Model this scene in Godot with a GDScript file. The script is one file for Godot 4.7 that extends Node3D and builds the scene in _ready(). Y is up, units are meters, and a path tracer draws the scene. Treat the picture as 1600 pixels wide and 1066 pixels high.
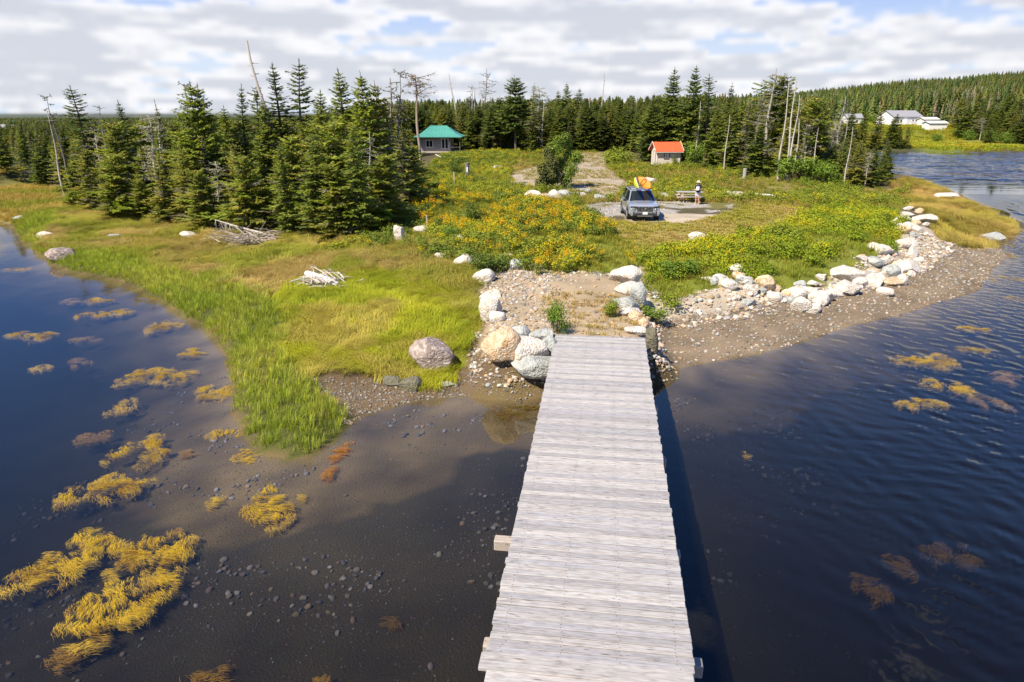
extends Node3D
# A weathered plank dock runs to a low grassy point with spruce woods, seen from a drone. Metres, y up, water level y = 0, the dock lies along z.

class MB:
	var v := PackedVector3Array()
	var n := PackedVector3Array()
	var c := PackedColorArray()
	func tri(a: Vector3, b: Vector3, d: Vector3, col: Color) -> void:
		var nn := (b - a).cross(d - a).normalized()
		v.append(a); v.append(d); v.append(b)
		n.append(nn); n.append(nn); n.append(nn)
		c.append(col); c.append(col); c.append(col)
	func quad(a: Vector3, b: Vector3, d: Vector3, e: Vector3, col: Color) -> void:
		tri(a, b, d, col)
		tri(a, d, e, col)
	func leaf(p: Vector3, along: Vector3, side: Vector3, col: Color) -> void:
		var m := p + along * 0.45
		tri(p, m + side, p + along, col)
		tri(p, p + along, m - side, col)
	func box(p: Vector3, s: Vector3, col := Color.WHITE, b := Basis(), bev := 0.0) -> void:
		var h := s * 0.5
		var e := minf(bev, minf(h.x, minf(h.y, h.z)) * 0.9)
		if e <= 0.0:
			for ax in 3:
				for sg in [-1.0, 1.0]:
					var q := Vector3(); q[ax] = h[ax] * sg
					var u := Vector3(); u[(ax + 1) % 3] = h[(ax + 1) % 3]
					var w := Vector3(); w[(ax + 2) % 3] = h[(ax + 2) % 3] * sg
					quad(p + b * (q - u - w), p + b * (q + u - w), p + b * (q + u + w), p + b * (q - u + w), col)
			return
		var i := h - Vector3(e, e, e)
		for ax in 3:
			for sg in [-1.0, 1.0]:
				var q := Vector3(); q[ax] = h[ax] * sg
				var u := Vector3(); u[(ax + 1) % 3] = i[(ax + 1) % 3]
				var w := Vector3(); w[(ax + 2) % 3] = i[(ax + 2) % 3] * sg
				quad(p + b * (q - u - w), p + b * (q + u - w), p + b * (q + u + w), p + b * (q - u + w), col)
		for ax in 3:
			var a1 := (ax + 1) % 3
			var a2 := (ax + 2) % 3
			for s1 in [-1.0, 1.0]:
				for s2 in [-1.0, 1.0]:
					var q1 := Vector3(); q1[a1] = h[a1] * s1; q1[a2] = i[a2] * s2
					var q2 := Vector3(); q2[a1] = i[a1] * s1; q2[a2] = h[a2] * s2
					var l := Vector3(); l[ax] = i[ax] * s1 * s2
					quad(p + b * (q1 - l), p + b * (q1 + l), p + b * (q2 + l), p + b * (q2 - l), col)
		for sx in [-1.0, 1.0]:
			for sy in [-1.0, 1.0]:
				for sz in [-1.0, 1.0]:
					var x := p + b * Vector3(h.x * sx, i.y * sy, i.z * sz)
					var y := p + b * Vector3(i.x * sx, h.y * sy, i.z * sz)
					var z := p + b * Vector3(i.x * sx, i.y * sy, h.z * sz)
					if sx * sy * sz > 0.0: tri(x, y, z, col)
					else: tri(x, z, y, col)
	func tube(pts: Array, rad: Array, sides: int, col: Color, rough := 0.0, rng: RandomNumberGenerator = null) -> void:
		var rings := []
		for k in pts.size():
			var d: Vector3 = (pts[mini(k + 1, pts.size() - 1)] - pts[maxi(k - 1, 0)]).normalized()
			var a := d.cross(Vector3(0.31, 0.2, 0.93)).normalized()
			var bb := d.cross(a)
			var ring := []
			for j in sides:
				var t := TAU * j / sides
				var rr: float = rad[k] * (1.0 + (rng.randf_range(-rough, rough) if rng else 0.0))
				ring.append(pts[k] + (a * cos(t) + bb * sin(t)) * rr)
			rings.append(ring)
		for k in pts.size() - 1:
			for j in sides:
				var j2 := (j + 1) % sides
				quad(rings[k][j], rings[k][j2], rings[k + 1][j2], rings[k + 1][j], col)
		for j in range(1, sides - 1):
			tri(rings[0][0], rings[0][j + 1], rings[0][j], col)
			var e: Array = rings[-1]
			tri(e[0], e[j], e[j + 1], col)
	func loft(rings: Array, col: Color, cap := true) -> void:
		var m: int = rings[0].size()
		for k in rings.size() - 1:
			for j in m:
				var j2 := (j + 1) % m
				quad(rings[k][j], rings[k][j2], rings[k + 1][j2], rings[k + 1][j], col)
		if cap:
			for j in range(1, m - 1):
				tri(rings[0][0], rings[0][j + 1], rings[0][j], col)
				tri(rings[-1][0], rings[-1][j], rings[-1][j + 1], col)
	func smooth() -> void:
		var acc := {}
		for k in v.size():
			var key := Vector3i((v[k] * 2000.0).round())
			acc[key] = acc.get(key, Vector3()) + n[k]
		for k in v.size():
			n[k] = (acc[Vector3i((v[k] * 2000.0).round())] as Vector3).normalized()
	func mesh(mat: Material = null) -> ArrayMesh:
		var a := []
		a.resize(Mesh.ARRAY_MAX)
		a[Mesh.ARRAY_VERTEX] = v
		a[Mesh.ARRAY_NORMAL] = n
		a[Mesh.ARRAY_COLOR] = c
		var m := ArrayMesh.new()
		m.add_surface_from_arrays(Mesh.PRIMITIVE_TRIANGLES, a)
		if mat: m.surface_set_material(0, mat)
		return m

var M := {}
var names := {}
var rng := RandomNumberGenerator.new()
var nz := FastNoiseLite.new()
var nz2 := FastNoiseLite.new()

# ---------- small helpers ----------
func numbered(called: String) -> String:
	if not names.has(called):
		names[called] = 0
		return called
	names[called] += 1
	return "%s_%03d" % [called, names[called]]

func tag(o: Node, label := "", category := "", group := "", kind := "") -> void:
	if label: o.set_meta("label", label)
	if category: o.set_meta("category", category)
	if group: o.set_meta("group", group)
	if kind: o.set_meta("kind", kind)

func thing(called: String, label: String, category: String, at := Vector3.ZERO, turn := 0.0, group := "") -> Node3D:
	var o := Node3D.new()
	o.name = numbered(called)
	add_child(o, true)
	o.position = at
	o.rotation.y = turn
	tag(o, label, category, group)
	return o

func part(called: String, m: Mesh, mat: Material, parent: Node) -> MeshInstance3D:
	var o := MeshInstance3D.new()
	o.name = called
	o.mesh = m
	o.material_override = null
	if mat: o.set_surface_override_material(0, mat)
	parent.add_child(o, true)
	return o

func solo(called: String, m: Mesh, mat: Material, label: String, category: String, group := "", kind := "") -> MeshInstance3D:
	var o := part(numbered(called), m, mat, self)
	tag(o, label, category, group, kind)
	return o

func crowd(called: String, m: Mesh, xf: Array, cols: Array, label: String, category: String) -> void:
	if xf.is_empty(): return
	var mm := MultiMesh.new()
	mm.transform_format = MultiMesh.TRANSFORM_3D
	mm.use_colors = true
	mm.mesh = m
	mm.instance_count = xf.size()
	for i in xf.size():
		mm.set_instance_transform(i, xf[i])
		mm.set_instance_color(i, cols[i])
	var o := MultiMeshInstance3D.new()
	o.name = numbered(called)
	o.multimesh = mm
	add_child(o, true)
	tag(o, label, category, "", "stuff")

func lin(r: float, g: float, b: float) -> Color:
	return Color(r, g, b).linear_to_srgb()

func paint(r: float, g: float, b: float, rough := 0.8, spec := 0.5) -> StandardMaterial3D:
	var m := StandardMaterial3D.new()
	m.albedo_color = lin(r, g, b)
	m.roughness = rough
	m.metallic_specular = spec
	return m

func ramp(cols: Array) -> Gradient:
	var gr := Gradient.new()
	gr.offsets = PackedFloat32Array(range(cols.size()).map(func(k): return float(k) / (cols.size() - 1)))
	gr.colors = PackedColorArray(cols.map(func(q): return lin(q[0], q[1], q[2])))
	return gr

func noise_tex(freq: float, octaves: int, cols: Array, seed_ := 1, size := 512, kind := FastNoiseLite.TYPE_SIMPLEX_SMOOTH) -> NoiseTexture2D:
	var f := FastNoiseLite.new()
	f.noise_type = kind
	f.frequency = freq
	f.fractal_octaves = octaves
	f.seed = seed_
	var t := NoiseTexture2D.new()
	t.width = size
	t.height = size
	t.seamless = true
	t.noise = f
	if cols: t.color_ramp = ramp(cols)
	return t

func vivid(rough := 0.9, back := Color(0, 0, 0), spec := 0.3) -> StandardMaterial3D:
	var m := StandardMaterial3D.new()
	m.vertex_color_use_as_albedo = true
	m.roughness = rough
	m.metallic_specular = spec
	m.cull_mode = BaseMaterial3D.CULL_DISABLED
	if back.r + back.g + back.b > 0.0:
		m.backlight_enabled = true
		m.backlight = back
	return m

func vary(c: Color, k: float) -> Color:
	var f := rng.randf_range(1.0 - k, 1.0 + k)
	return Color(c.r * f * rng.randf_range(1 - k * 0.4, 1 + k * 0.4), c.g * f, c.b * f * rng.randf_range(1 - k * 0.4, 1 + k * 0.4))

# ---------- the lie of the land ----------
var shore := PackedVector2Array([
	Vector2(-900, -60), Vector2(-102.62, -47.43), Vector2(-65.72, -49.12), Vector2(-47.74, -48.96), Vector2(-44.84, -47.01), Vector2(-38.91, -41.30), Vector2(-34.64, -37.74), Vector2(-31.08, -34.56), Vector2(-27.82, -32.50), Vector2(-23.66, -30.84), Vector2(-19.21, -27.24), Vector2(-16.08, -24.59), Vector2(-13.88, -22.42), Vector2(-12.60, -20.97), Vector2(-12.11, -19.77), Vector2(-11.14, -18.22), Vector2(-10.25, -16.89), Vector2(-9.17, -15.36), Vector2(-8.32, -14.52), Vector2(-7.56, -14.08), Vector2(-7.02, -14.42), Vector2(-6.69, -15.20), Vector2(-6.72, -16.20), Vector2(-6.50, -16.68), Vector2(-6.06, -17.53), Vector2(-5.13, -18.32), Vector2(-4.03, -18.66), Vector2(-3.13, -18.88), Vector2(-2.54, -19.21), Vector2(-1.38, -19.46), Vector2(0.18, -20.36), Vector2(1.80, -21.43), Vector2(3.63, -22.59), Vector2(5.54, -23.70), Vector2(7.77, -25.59), Vector2(10.07, -27.79), Vector2(12.40, -29.47), Vector2(15.36, -32.26), Vector2(17.99, -34.50), Vector2(20.38, -38.41), Vector2(23.59, -43.07), Vector2(25.80, -48.17), Vector2(29.22, -52.67), Vector2(32.33, -57.23), Vector2(33.05, -60.01), Vector2(33.79, -63.85), Vector2(35.00, -70.13), Vector2(37.68, -79.77), Vector2(39.45, -89.00), Vector2(39.09, -96.51), Vector2(40.21, -104.59), Vector2(39.79, -117.90), Vector2(35.78, -136.61), Vector2(27.87, -150.07), Vector2(32.19, -159.13), Vector2(47.11, -165.05), Vector2(62.26, -169.79), Vector2(77.27, -173.19), Vector2(95.45, -177.02), Vector2(113.46, -173.83), Vector2(148.08, -163.72),
	Vector2(700, -300), Vector2(900, -1500), Vector2(-1500, -1500), Vector2(-1500, -60)])
# rise per metre from the waterline, one for each shoreline corner
var rise := [0.3, 0.3, 0.3, 0.5, 0.6, 0.7, 0.7, 0.7, 0.7, 0.8, 0.8, 0.8, 0.8, 0.8, 0.8, 0.8, 0.8, 0.8, 0.8, 0.7, 0.6, 0.3, 0.16, 0.12, 0.11, 0.11, 0.11, 0.11, 0.11, 0.12, 0.13, 0.14, 0.16, 0.17, 0.17, 0.17, 0.17, 0.17, 0.16, 0.15, 0.14, 0.14, 0.2, 0.3, 0.3, 0.3, 0.3, 0.3, 0.3, 0.3, 0.3, 0.3, 0.3, 0.3, 0.2, 0.2, 0.2, 0.2, 0.2, 0.2, 0.2, 0.2, 0.2, 0.2, 0.2]
var spots := [-18.98, -28.95, .32, -11.49, -21.47, .35, -8.27, -16.04, .28, -24.88, -32.63, .3, -32.30, -37.10, .3, -50.04, -55.64, .4, -7.85, -20.48, .42, -6.21, -20.83, .4,
	-27.15, -38.85, .5, -17.68, -32.66, .5, -16.05, -37.13, .7, -9.72, -29.16, .6, -6.13, -26.36, .62, -4.52, -23.42, .5, -24.86, -41.60, .85, -15.32, -41.61, 1.1, -40.46, -54.48, .7, -34.97, -73.97, 1.2,
	-13.47, -48.68, 1.4, -7.22, -31.28, 1.1, -5.60, -29.28, 1.0, -9.16, -36.76, 1.3, -4.72, -35.67, 1.6, -3.54, -24.90, 1.1, -3.08, -23.24, 1.12, -2.24, -21.83, 1.15, -1.44, -22.78, 1.3, 0.54, -22.87, 1.33, -1.00, -27.77, 1.45, 1.18, -25.72, 1.28,
	2.25, -42.31, 1.75, 6.87, -52.26, 1.72, -1.86, -47.58, 1.75, 4.91, -33.48, 1.55, 8.73, -37.45, 1.55, 12.90, -40.60, 1.45, 4.48, -29.95, 1.2, 9.03, -32.06, 1.2, 3.34, -29.27, .95, 15.54, -40.14, 1.1, 22.02, -55.64, 1.1,
	30.75, -64.72, .6, 29.50, -56.80, .4, -6.01, -69.83, 1.85, -4.31, -104.56, 2.1, -22.66, -100.38, 2.1, 6.32, -84.00, 1.85, 16.49, -73.94, 1.75, 23.62, -76.86, 1.4, -4.48, -185.14, 2.3, -60.64, -62.98, .6, -76.53, -91.06, 1.0, -62.84, -100.76, 1.3, 78.41, -189.41, .7, 65.13, -194.38, .7, 90.39, -184.00, .7, 98.69, -238.38, 4.6, 90.53, -241.59, 4.6, 106.43, -235.03, 4.7, 77.81, -250.18, 4.7]
const GX := -64.0
const GZ := -214.0
const GS := 0.9
const GW := 165
const GH := 262
var sd := PackedFloat32Array()
var ri := PackedFloat32Array()
var inl := PackedFloat32Array()

func shore_at(p: Vector2) -> Vector2:
	var best := 1e12
	var r := 0.2
	for k in shore.size():
		var a := shore[k]
		var b := shore[(k + 1) % shore.size()]
		var ab := b - a
		var t := clampf((p - a).dot(ab) / ab.length_squared(), 0.0, 1.0)
		var d := (a + ab * t).distance_squared_to(p)
		if d < best:
			best = d
			r = lerpf(rise[k], rise[(k + 1) % rise.size()], t)
	var s := 1.0 if Geometry2D.is_point_in_polygon(p, shore) else -1.0
	return Vector2(sqrt(best) * s, r)

func hills(x: float, z: float) -> float:
	var br := x / maxf(-z, 1.0)
	var h := 2.0 + (4.0 * smoothstep(120.0, 340.0, -z) + 5.0 * smoothstep(300.0, 800.0, -z)) * smoothstep(-0.52, -0.22, br)
	var c := Vector2(420.95, -680.30)
	var q := (Vector2(x, z) - c)
	h += 31.0 * exp(-(q.x * q.x) / (2 * 190.0 * 190.0) - (q.y * q.y) / (2 * 300.0 * 300.0))
	return h + nz2.get_noise_2d(x * 0.12, z * 0.12) * 2.5 * smoothstep(100.0, 400.0, -z)

func inland(x: float, z: float) -> float:
	var sw := 0.0
	var sh := 0.0
	var near := 1e9
	for k in range(0, spots.size(), 3):
		var dx: float = x - spots[k]
		var dz: float = z - spots[k + 1]
		var d := dx * dx + dz * dz + 0.3
		near = minf(near, d)
		var w := 1.0 / (d * d)
		sw += w
		sh += w * spots[k + 2]
	return lerpf(sh / sw, hills(x, z), smoothstep(25.0, 60.0, sqrt(near)))

func build_fields() -> void:
	sd.resize(GW * GH); ri.resize(GW * GH); inl.resize(GW * GH)
	for j in GH:
		for i in GW:
			var x := GX + i * GS
			var z := GZ + j * GS
			var s := shore_at(Vector2(x, z))
			sd[j * GW + i] = s.x
			ri[j * GW + i] = s.y
			inl[j * GW + i] = inland(x, z) if s.x > -2.0 else 0.3

func shore_field(x: float, z: float) -> Vector3:
	var fx := (x - GX) / GS
	var fz := (z - GZ) / GS
	if fx < 0 or fz < 0 or fx >= GW - 1 or fz >= GH - 1:
		var s := shore_at(Vector2(x, z))
		return Vector3(s.x, s.y, (inland(x, z) if x > 40.0 and z > -340.0 else hills(x, z)) if s.x > 0 else 0.3)
	var i := int(fx)
	var j := int(fz)
	var u := fx - i
	var w := fz - j
	var k := j * GW + i
	return Vector3(
		lerpf(lerpf(sd[k], sd[k + 1], u), lerpf(sd[k + GW], sd[k + GW + 1], u), w),
		lerpf(lerpf(ri[k], ri[k + 1], u), lerpf(ri[k + GW], ri[k + GW + 1], u), w),
		lerpf(lerpf(inl[k], inl[k + 1], u), lerpf(inl[k + GW], inl[k + GW + 1], u), w))

func ground_of(f: Vector3, x: float, z: float) -> float:
	var base := bare_ground(f, x, z)
	var l := landing(x, z)
	if l < -1.0: return base
	return maxf(base, minf(1.24 + nz.get_noise_2d(x, z) * 0.06, 0.35 + (l + 0.5) * 0.95))

func bare_ground(f: Vector3, x: float, z: float) -> float:
	var wob := nz.get_noise_2d(x * 1.3, z * 1.3) * 0.12
	var s := f.x + wob * (2.5 if f.y > 0.5 else 0.8)
	if s > 0.0:
		var a := s * f.y
		if f.y < 0.2: a += maxf(0.0, s - (3.4 if x > 1.5 else 2.0)) * 0.5
		var b := f.z
		var k := clampf(0.5 + 0.5 * (b - a) / 0.25, 0.0, 1.0)
		return lerpf(b, a, k) - 0.25 * k * (1.0 - k) + wob * 0.5 * clampf(s, 0.0, 1.0) + nz2.get_noise_2d(x * 0.5, z * 0.5) * 0.1 * clampf(s * 0.3, 0, 1)
	var deep := lerpf(0.75, 1.9, maxf(smoothstep(-3.0, 6.0, x), smoothstep(-8.0, -13.0, x)))
	var slope := lerpf(0.075, 0.16, maxf(smoothstep(-3.0, 6.0, x), smoothstep(-8.0, -12.0, x)))
	return -deep * (1.0 - exp(s * slope / deep)) + wob * 0.35 * clampf(-s, 0, 1)

func landing(x: float, z: float) -> float:
	# how far inside the built-up stone landing, in metres (negative outside)
	if x < -6.0 or x > 4.5 or z > -15.0 or z < -36.0: return -9.0
	var p := Vector2(x, z)
	var best := 1e9
	var poly: PackedVector2Array = zones["rubble"]
	for k in poly.size():
		best = minf(best, Geometry2D.get_closest_point_to_segment(p, poly[k], poly[(k + 1) % poly.size()]).distance_squared_to(p))
	return sqrt(best) * (1.0 if Geometry2D.is_point_in_polygon(p, poly) else -1.0)

func ground(x: float, z: float) -> float:
	return ground_of(shore_field(x, z), x, z)

# regions of the point, seen from above (x, z)
var zones := {
	"marsh": PackedVector2Array([Vector2(-44.03, -46.22), Vector2(-46.67, -50.40), Vector2(-47.24, -53.09), Vector2(-44.84, -51.79), Vector2(-40.49, -46.05), Vector2(-35.55, -39.14), Vector2(-32.64, -37.53), Vector2(-30.31, -37.83), Vector2(-25.37, -34.96), Vector2(-20.82, -31.95), Vector2(-17.40, -30.15), Vector2(-13.99, -27.14), Vector2(-11.55, -23.03), Vector2(-10.56, -20.31), Vector2(-9.21, -19.00), Vector2(-7.54, -17.41), Vector2(-6.46, -15.81), Vector2(-6.40, -14.51), Vector2(-6.74, -13.77), Vector2(-7.23, -13.45), Vector2(-8.01, -13.89), Vector2(-8.95, -14.90), Vector2(-10.63, -17.49), Vector2(-11.85, -19.22), Vector2(-12.47, -20.71), Vector2(-13.70, -21.97), Vector2(-16.02, -24.12), Vector2(-19.09, -26.68), Vector2(-22.87, -29.83), Vector2(-26.91, -31.44), Vector2(-30.07, -33.46), Vector2(-36.60, -38.54)]),
	"moss_hay": PackedVector2Array([Vector2(-13.68, -26.55), Vector2(-14.18, -30.26), Vector2(-11.92, -31.93), Vector2(-8.73, -30.98), Vector2(-6.16, -27.75), Vector2(-4.50, -24.64), Vector2(-4.23, -21.65), Vector2(-4.48, -19.18), Vector2(-5.21, -18.71), Vector2(-7.39, -19.19), Vector2(-8.71, -18.35), Vector2(-10.33, -19.87), Vector2(-11.30, -22.52)]),
	"tan_hay": PackedVector2Array([Vector2(-34.74, -38.01), Vector2(-40.44, -46.18), Vector2(-46.30, -54.04), Vector2(-42.75, -52.00), Vector2(-31.78, -42.33), Vector2(-25.16, -37.75), Vector2(-21.81, -36.18), Vector2(-18.74, -41.52), Vector2(-14.86, -40.19), Vector2(-8.87, -36.96), Vector2(-6.11, -31.11), Vector2(-4.37, -24.92), Vector2(-4.22, -21.84), Vector2(-6.12, -27.57), Vector2(-8.67, -30.77), Vector2(-11.84, -31.72), Vector2(-14.09, -30.06), Vector2(-13.59, -26.37), Vector2(-16.90, -29.29), Vector2(-20.23, -31.04), Vector2(-24.66, -33.97), Vector2(-29.45, -36.76), Vector2(-31.72, -36.46)]),
	"far_lawn": PackedVector2Array([Vector2(-84.97, -71.16), Vector2(-68.19, -71.06), Vector2(-58.46, -70.87), Vector2(-46.81, -56.17), Vector2(-43.86, -50.66), Vector2(-44.64, -49.43), Vector2(-42.56, -44.65), Vector2(-44.53, -45.65), Vector2(-56.70, -46.75)]),
	"herbs": PackedVector2Array([Vector2(-15.65, -36.30), Vector2(-14.25, -38.63), Vector2(-13.48, -44.63), Vector2(-20.53, -74.74), Vector2(-24.28, -107.49), Vector2(-15.39, -108.67), Vector2(-8.37, -63.27), Vector2(-5.26, -50.52), Vector2(-2.15, -54.70), Vector2(0.72, -41.30), Vector2(1.90, -33.79), Vector2(1.32, -30.42), Vector2(-3.12, -30.22), Vector2(-4.53, -31.87), Vector2(-5.23, -28.06), Vector2(-7.81, -32.50), Vector2(-13.25, -35.82)]),
	"gold": PackedVector2Array([Vector2(-14.70, -51.40), Vector2(-14.13, -59.67), Vector2(-7.42, -52.36), Vector2(-3.54, -52.87), Vector2(-1.50, -44.16), Vector2(0.68, -38.39), Vector2(1.84, -32.76), Vector2(1.00, -29.42), Vector2(-2.57, -28.94), Vector2(-4.27, -32.26), Vector2(-6.90, -34.45), Vector2(-11.87, -42.79)]),
	"lawn": PackedVector2Array([Vector2(-5.40, -51.81), Vector2(0.73, -43.78), Vector2(4.60, -42.96), Vector2(11.57, -55.25), Vector2(14.81, -56.93), Vector2(15.58, -51.98), Vector2(8.25, -38.39), Vector2(4.69, -34.23), Vector2(1.82, -32.56), Vector2(0.32, -38.82), Vector2(-2.65, -46.25)]),
	"field": PackedVector2Array([Vector2(1.89, -33.84), Vector2(4.96, -36.29), Vector2(8.57, -39.89), Vector2(16.18, -54.01), Vector2(19.31, -60.57), Vector2(22.07, -55.92), Vector2(19.57, -47.98), Vector2(15.30, -38.21), Vector2(12.54, -35.25), Vector2(9.04, -31.16), Vector2(6.61, -29.95), Vector2(4.30, -28.69), Vector2(2.52, -26.10), Vector2(1.74, -27.45)]),
	"back": PackedVector2Array([Vector2(-18.72, -68.14), Vector2(-23.70, -100.75), Vector2(-21.21, -125.27), Vector2(-9.03, -151.31), Vector2(4.58, -94.85), Vector2(9.62, -87.48), Vector2(15.72, -76.45), Vector2(14.14, -60.57), Vector2(23.56, -62.83), Vector2(21.32, -52.96), Vector2(18.00, -56.47), Vector2(14.35, -55.15), Vector2(8.99, -51.32), Vector2(-1.96, -49.88), Vector2(-4.80, -46.06), Vector2(-7.64, -57.69), Vector2(-14.03, -99.08), Vector2(-22.13, -98.01)]),
	"right_hay": PackedVector2Array([Vector2(29.30, -77.38), Vector2(33.91, -83.52), Vector2(34.46, -75.57), Vector2(31.96, -64.00), Vector2(30.34, -54.88), Vector2(25.89, -47.62), Vector2(22.27, -44.39), Vector2(21.18, -46.51), Vector2(24.45, -57.85), Vector2(25.16, -63.10)]),
	"edge": PackedVector2Array([Vector2(-45.29, -52.18), Vector2(-51.39, -62.31), Vector2(-42.80, -52.51), Vector2(-33.96, -47.62), Vector2(-26.82, -44.17), Vector2(-19.11, -41.45), Vector2(-15.46, -41.94), Vector2(-14.25, -47.94), Vector2(-14.18, -53.11), Vector2(-11.83, -40.98), Vector2(-14.08, -38.06), Vector2(-17.75, -39.29), Vector2(-20.89, -34.64), Vector2(-30.07, -40.00), Vector2(-40.25, -48.91)]),
	"right_edge": PackedVector2Array([Vector2(10.58, -96.41), Vector2(17.74, -86.56), Vector2(22.15, -74.09), Vector2(27.17, -70.83), Vector2(30.24, -73.81), Vector2(21.22, -53.15), Vector2(18.33, -57.40), Vector2(14.64, -61.45), Vector2(15.68, -76.11), Vector2(9.64, -87.45)]),
	"drive": PackedVector2Array([Vector2(-9.26, -65.35), Vector2(-10.45, -78.94), Vector2(-8.71, -89.48), Vector2(-5.04, -85.54), Vector2(-3.68, -100.45), Vector2(-4.00, -117.04), Vector2(-0.03, -117.57), Vector2(0.36, -86.26), Vector2(2.40, -65.65), Vector2(0.86, -58.81), Vector2(-2.41, -60.44), Vector2(-5.45, -63.41)]),
	"pad": PackedVector2Array([Vector2(-2.20, -50.31), Vector2(0.82, -53.41), Vector2(5.74, -54.88), Vector2(9.95, -54.22), Vector2(8.62, -48.97), Vector2(3.75, -47.36), Vector2(0.74, -45.43), Vector2(-0.90, -44.62)]),
	"rubble": PackedVector2Array([Vector2(-3.72, -21.16), Vector2(-4.37, -24.24), Vector2(-4.64, -29.59), Vector2(-4.39, -33.20), Vector2(-3.40, -32.86), Vector2(-2.53, -30.13), Vector2(1.33, -30.38), Vector2(1.86, -28.06), Vector2(1.75, -23.37), Vector2(1.75, -21.20), Vector2(-1.36, -20.46), Vector2(-2.56, -19.38), Vector2(-3.29, -19.58)]),
	"shore_lawn": PackedVector2Array([Vector2(49.11, -181.47), Vector2(63.51, -176.95), Vector2(78.38, -173.08), Vector2(93.73, -167.57), Vector2(109.90, -162.29), Vector2(116.63, -172.22), Vector2(94.20, -193.27), Vector2(120.45, -266.00), Vector2(80.51, -280.68)]),
}
func inside(zone: String, x: float, z: float) -> bool:
	return Geometry2D.is_point_in_polygon(Vector2(x, z), zones[zone])

func soil(x: float, z: float, h: float, f: Vector3) -> Color:
	var a := nz.get_noise_2d(x * 2.1, z * 2.1)
	var b := nz2.get_noise_2d(x * 0.9 + 40, z * 0.9)
	var jx := x + a * 0.7 + b * 0.4
	var jz := z + b * 0.8
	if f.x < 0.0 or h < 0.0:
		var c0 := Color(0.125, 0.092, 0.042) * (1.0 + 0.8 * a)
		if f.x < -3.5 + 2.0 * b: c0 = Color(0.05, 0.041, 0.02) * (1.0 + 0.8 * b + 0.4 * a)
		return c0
	if x < GX or z < -130.0 or x > 75.0:
		if inside("shore_lawn", jx, jz): return Color(0.16, 0.19, 0.03).lerp(Color(0.24, 0.18, 0.04), clampf(b * 3.0, 0, 1))
		return Color(0.07, 0.075, 0.03)
	if inside("pad", jx, jz) and a * 0.7 + b * 0.6 > -0.14: return Color(0.30, 0.29, 0.27) * (1.0 + 0.3 * a)
	if inside("drive", jx, jz): return Color(0.36, 0.30, 0.21) * (1.0 + 0.25 * a)
	if inside("rubble", jx, jz): return Color(0.36, 0.28, 0.18) * (1.0 + 0.35 * a)
	if inside("marsh", jx, jz): return Color(0.07, 0.075, 0.02) * (1.0 + 0.4 * a)
	if inside("moss_hay", jx, jz): return Color(0.2, 0.21, 0.025) * (1.0 + 0.4 * a)
	if inside("tan_hay", jx, jz): return Color(0.25, 0.19, 0.06).lerp(Color(0.15, 0.15, 0.03), clampf(b * 2.0, 0, 1)) * (1.0 + 0.4 * a)
	if inside("right_hay", jx, jz): return Color(0.26, 0.19, 0.06).lerp(Color(0.13, 0.15, 0.03), clampf(b * 2.0, 0, 1))
	if inside("lawn", jx, jz): return Color(0.22, 0.20, 0.045).lerp(Color(0.30, 0.22, 0.09), clampf(b * 2.0, 0, 1)) * (1.0 + 0.3 * a)
	if inside("field", jx, jz) or inside("herbs", jx, jz): return Color(0.15, 0.17, 0.025) * (1.0 + 0.4 * a)
	if inside("edge", jx, jz) or inside("right_edge", jx, jz): return Color(0.22, 0.18, 0.06) * (1.0 + 0.4 * a)
	if inside("far_lawn", jx, jz): return Color(0.22, 0.19, 0.05).lerp(Color(0.1, 0.14, 0.02), clampf(0.5 + b * 2.0, 0, 1))
	if inside("back", jx, jz): return Color(0.15, 0.14, 0.04).lerp(Color(0.26, 0.2, 0.09), clampf(b * 2.0, 0, 1))
	if inside("shore_lawn", jx, jz): return Color(0.16, 0.19, 0.03).lerp(Color(0.24, 0.18, 0.04), clampf(b * 3.0, 0, 1))
	if x > 1.5 and z > -48.0 and f.y < 0.2:
		if h < 0.5 + 0.12 * b: return Color(0.19, 0.145, 0.095) * (1.0 + 0.5 * a)
		return Color(0.42, 0.36, 0.27) * (1.0 + 0.35 * a)
	if x <= 1.5 and z > -30.0 and f.y < 0.5: return Color(0.13, 0.092, 0.052) * (1.0 + 0.4 * a)
	return Color(0.1, 0.085, 0.045) * (1.0 + 0.4 * a)

func lines(lo: float, hi: float, step: float, out_lo: float, out_hi: float) -> PackedFloat32Array:
	var r := PackedFloat32Array()
	var x := lo
	while x <= hi:
		r.append(x)
		x += step
	var s := step
	while r[-1] < out_hi:
		s *= 1.13
		r.append(r[-1] + s)
	var l := PackedFloat32Array()
	s = step
	x = lo
	while x > out_lo:
		s *= 1.13
		x -= s
		l.append(x)
	l.reverse()
	l.append_array(r)
	return l

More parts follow.
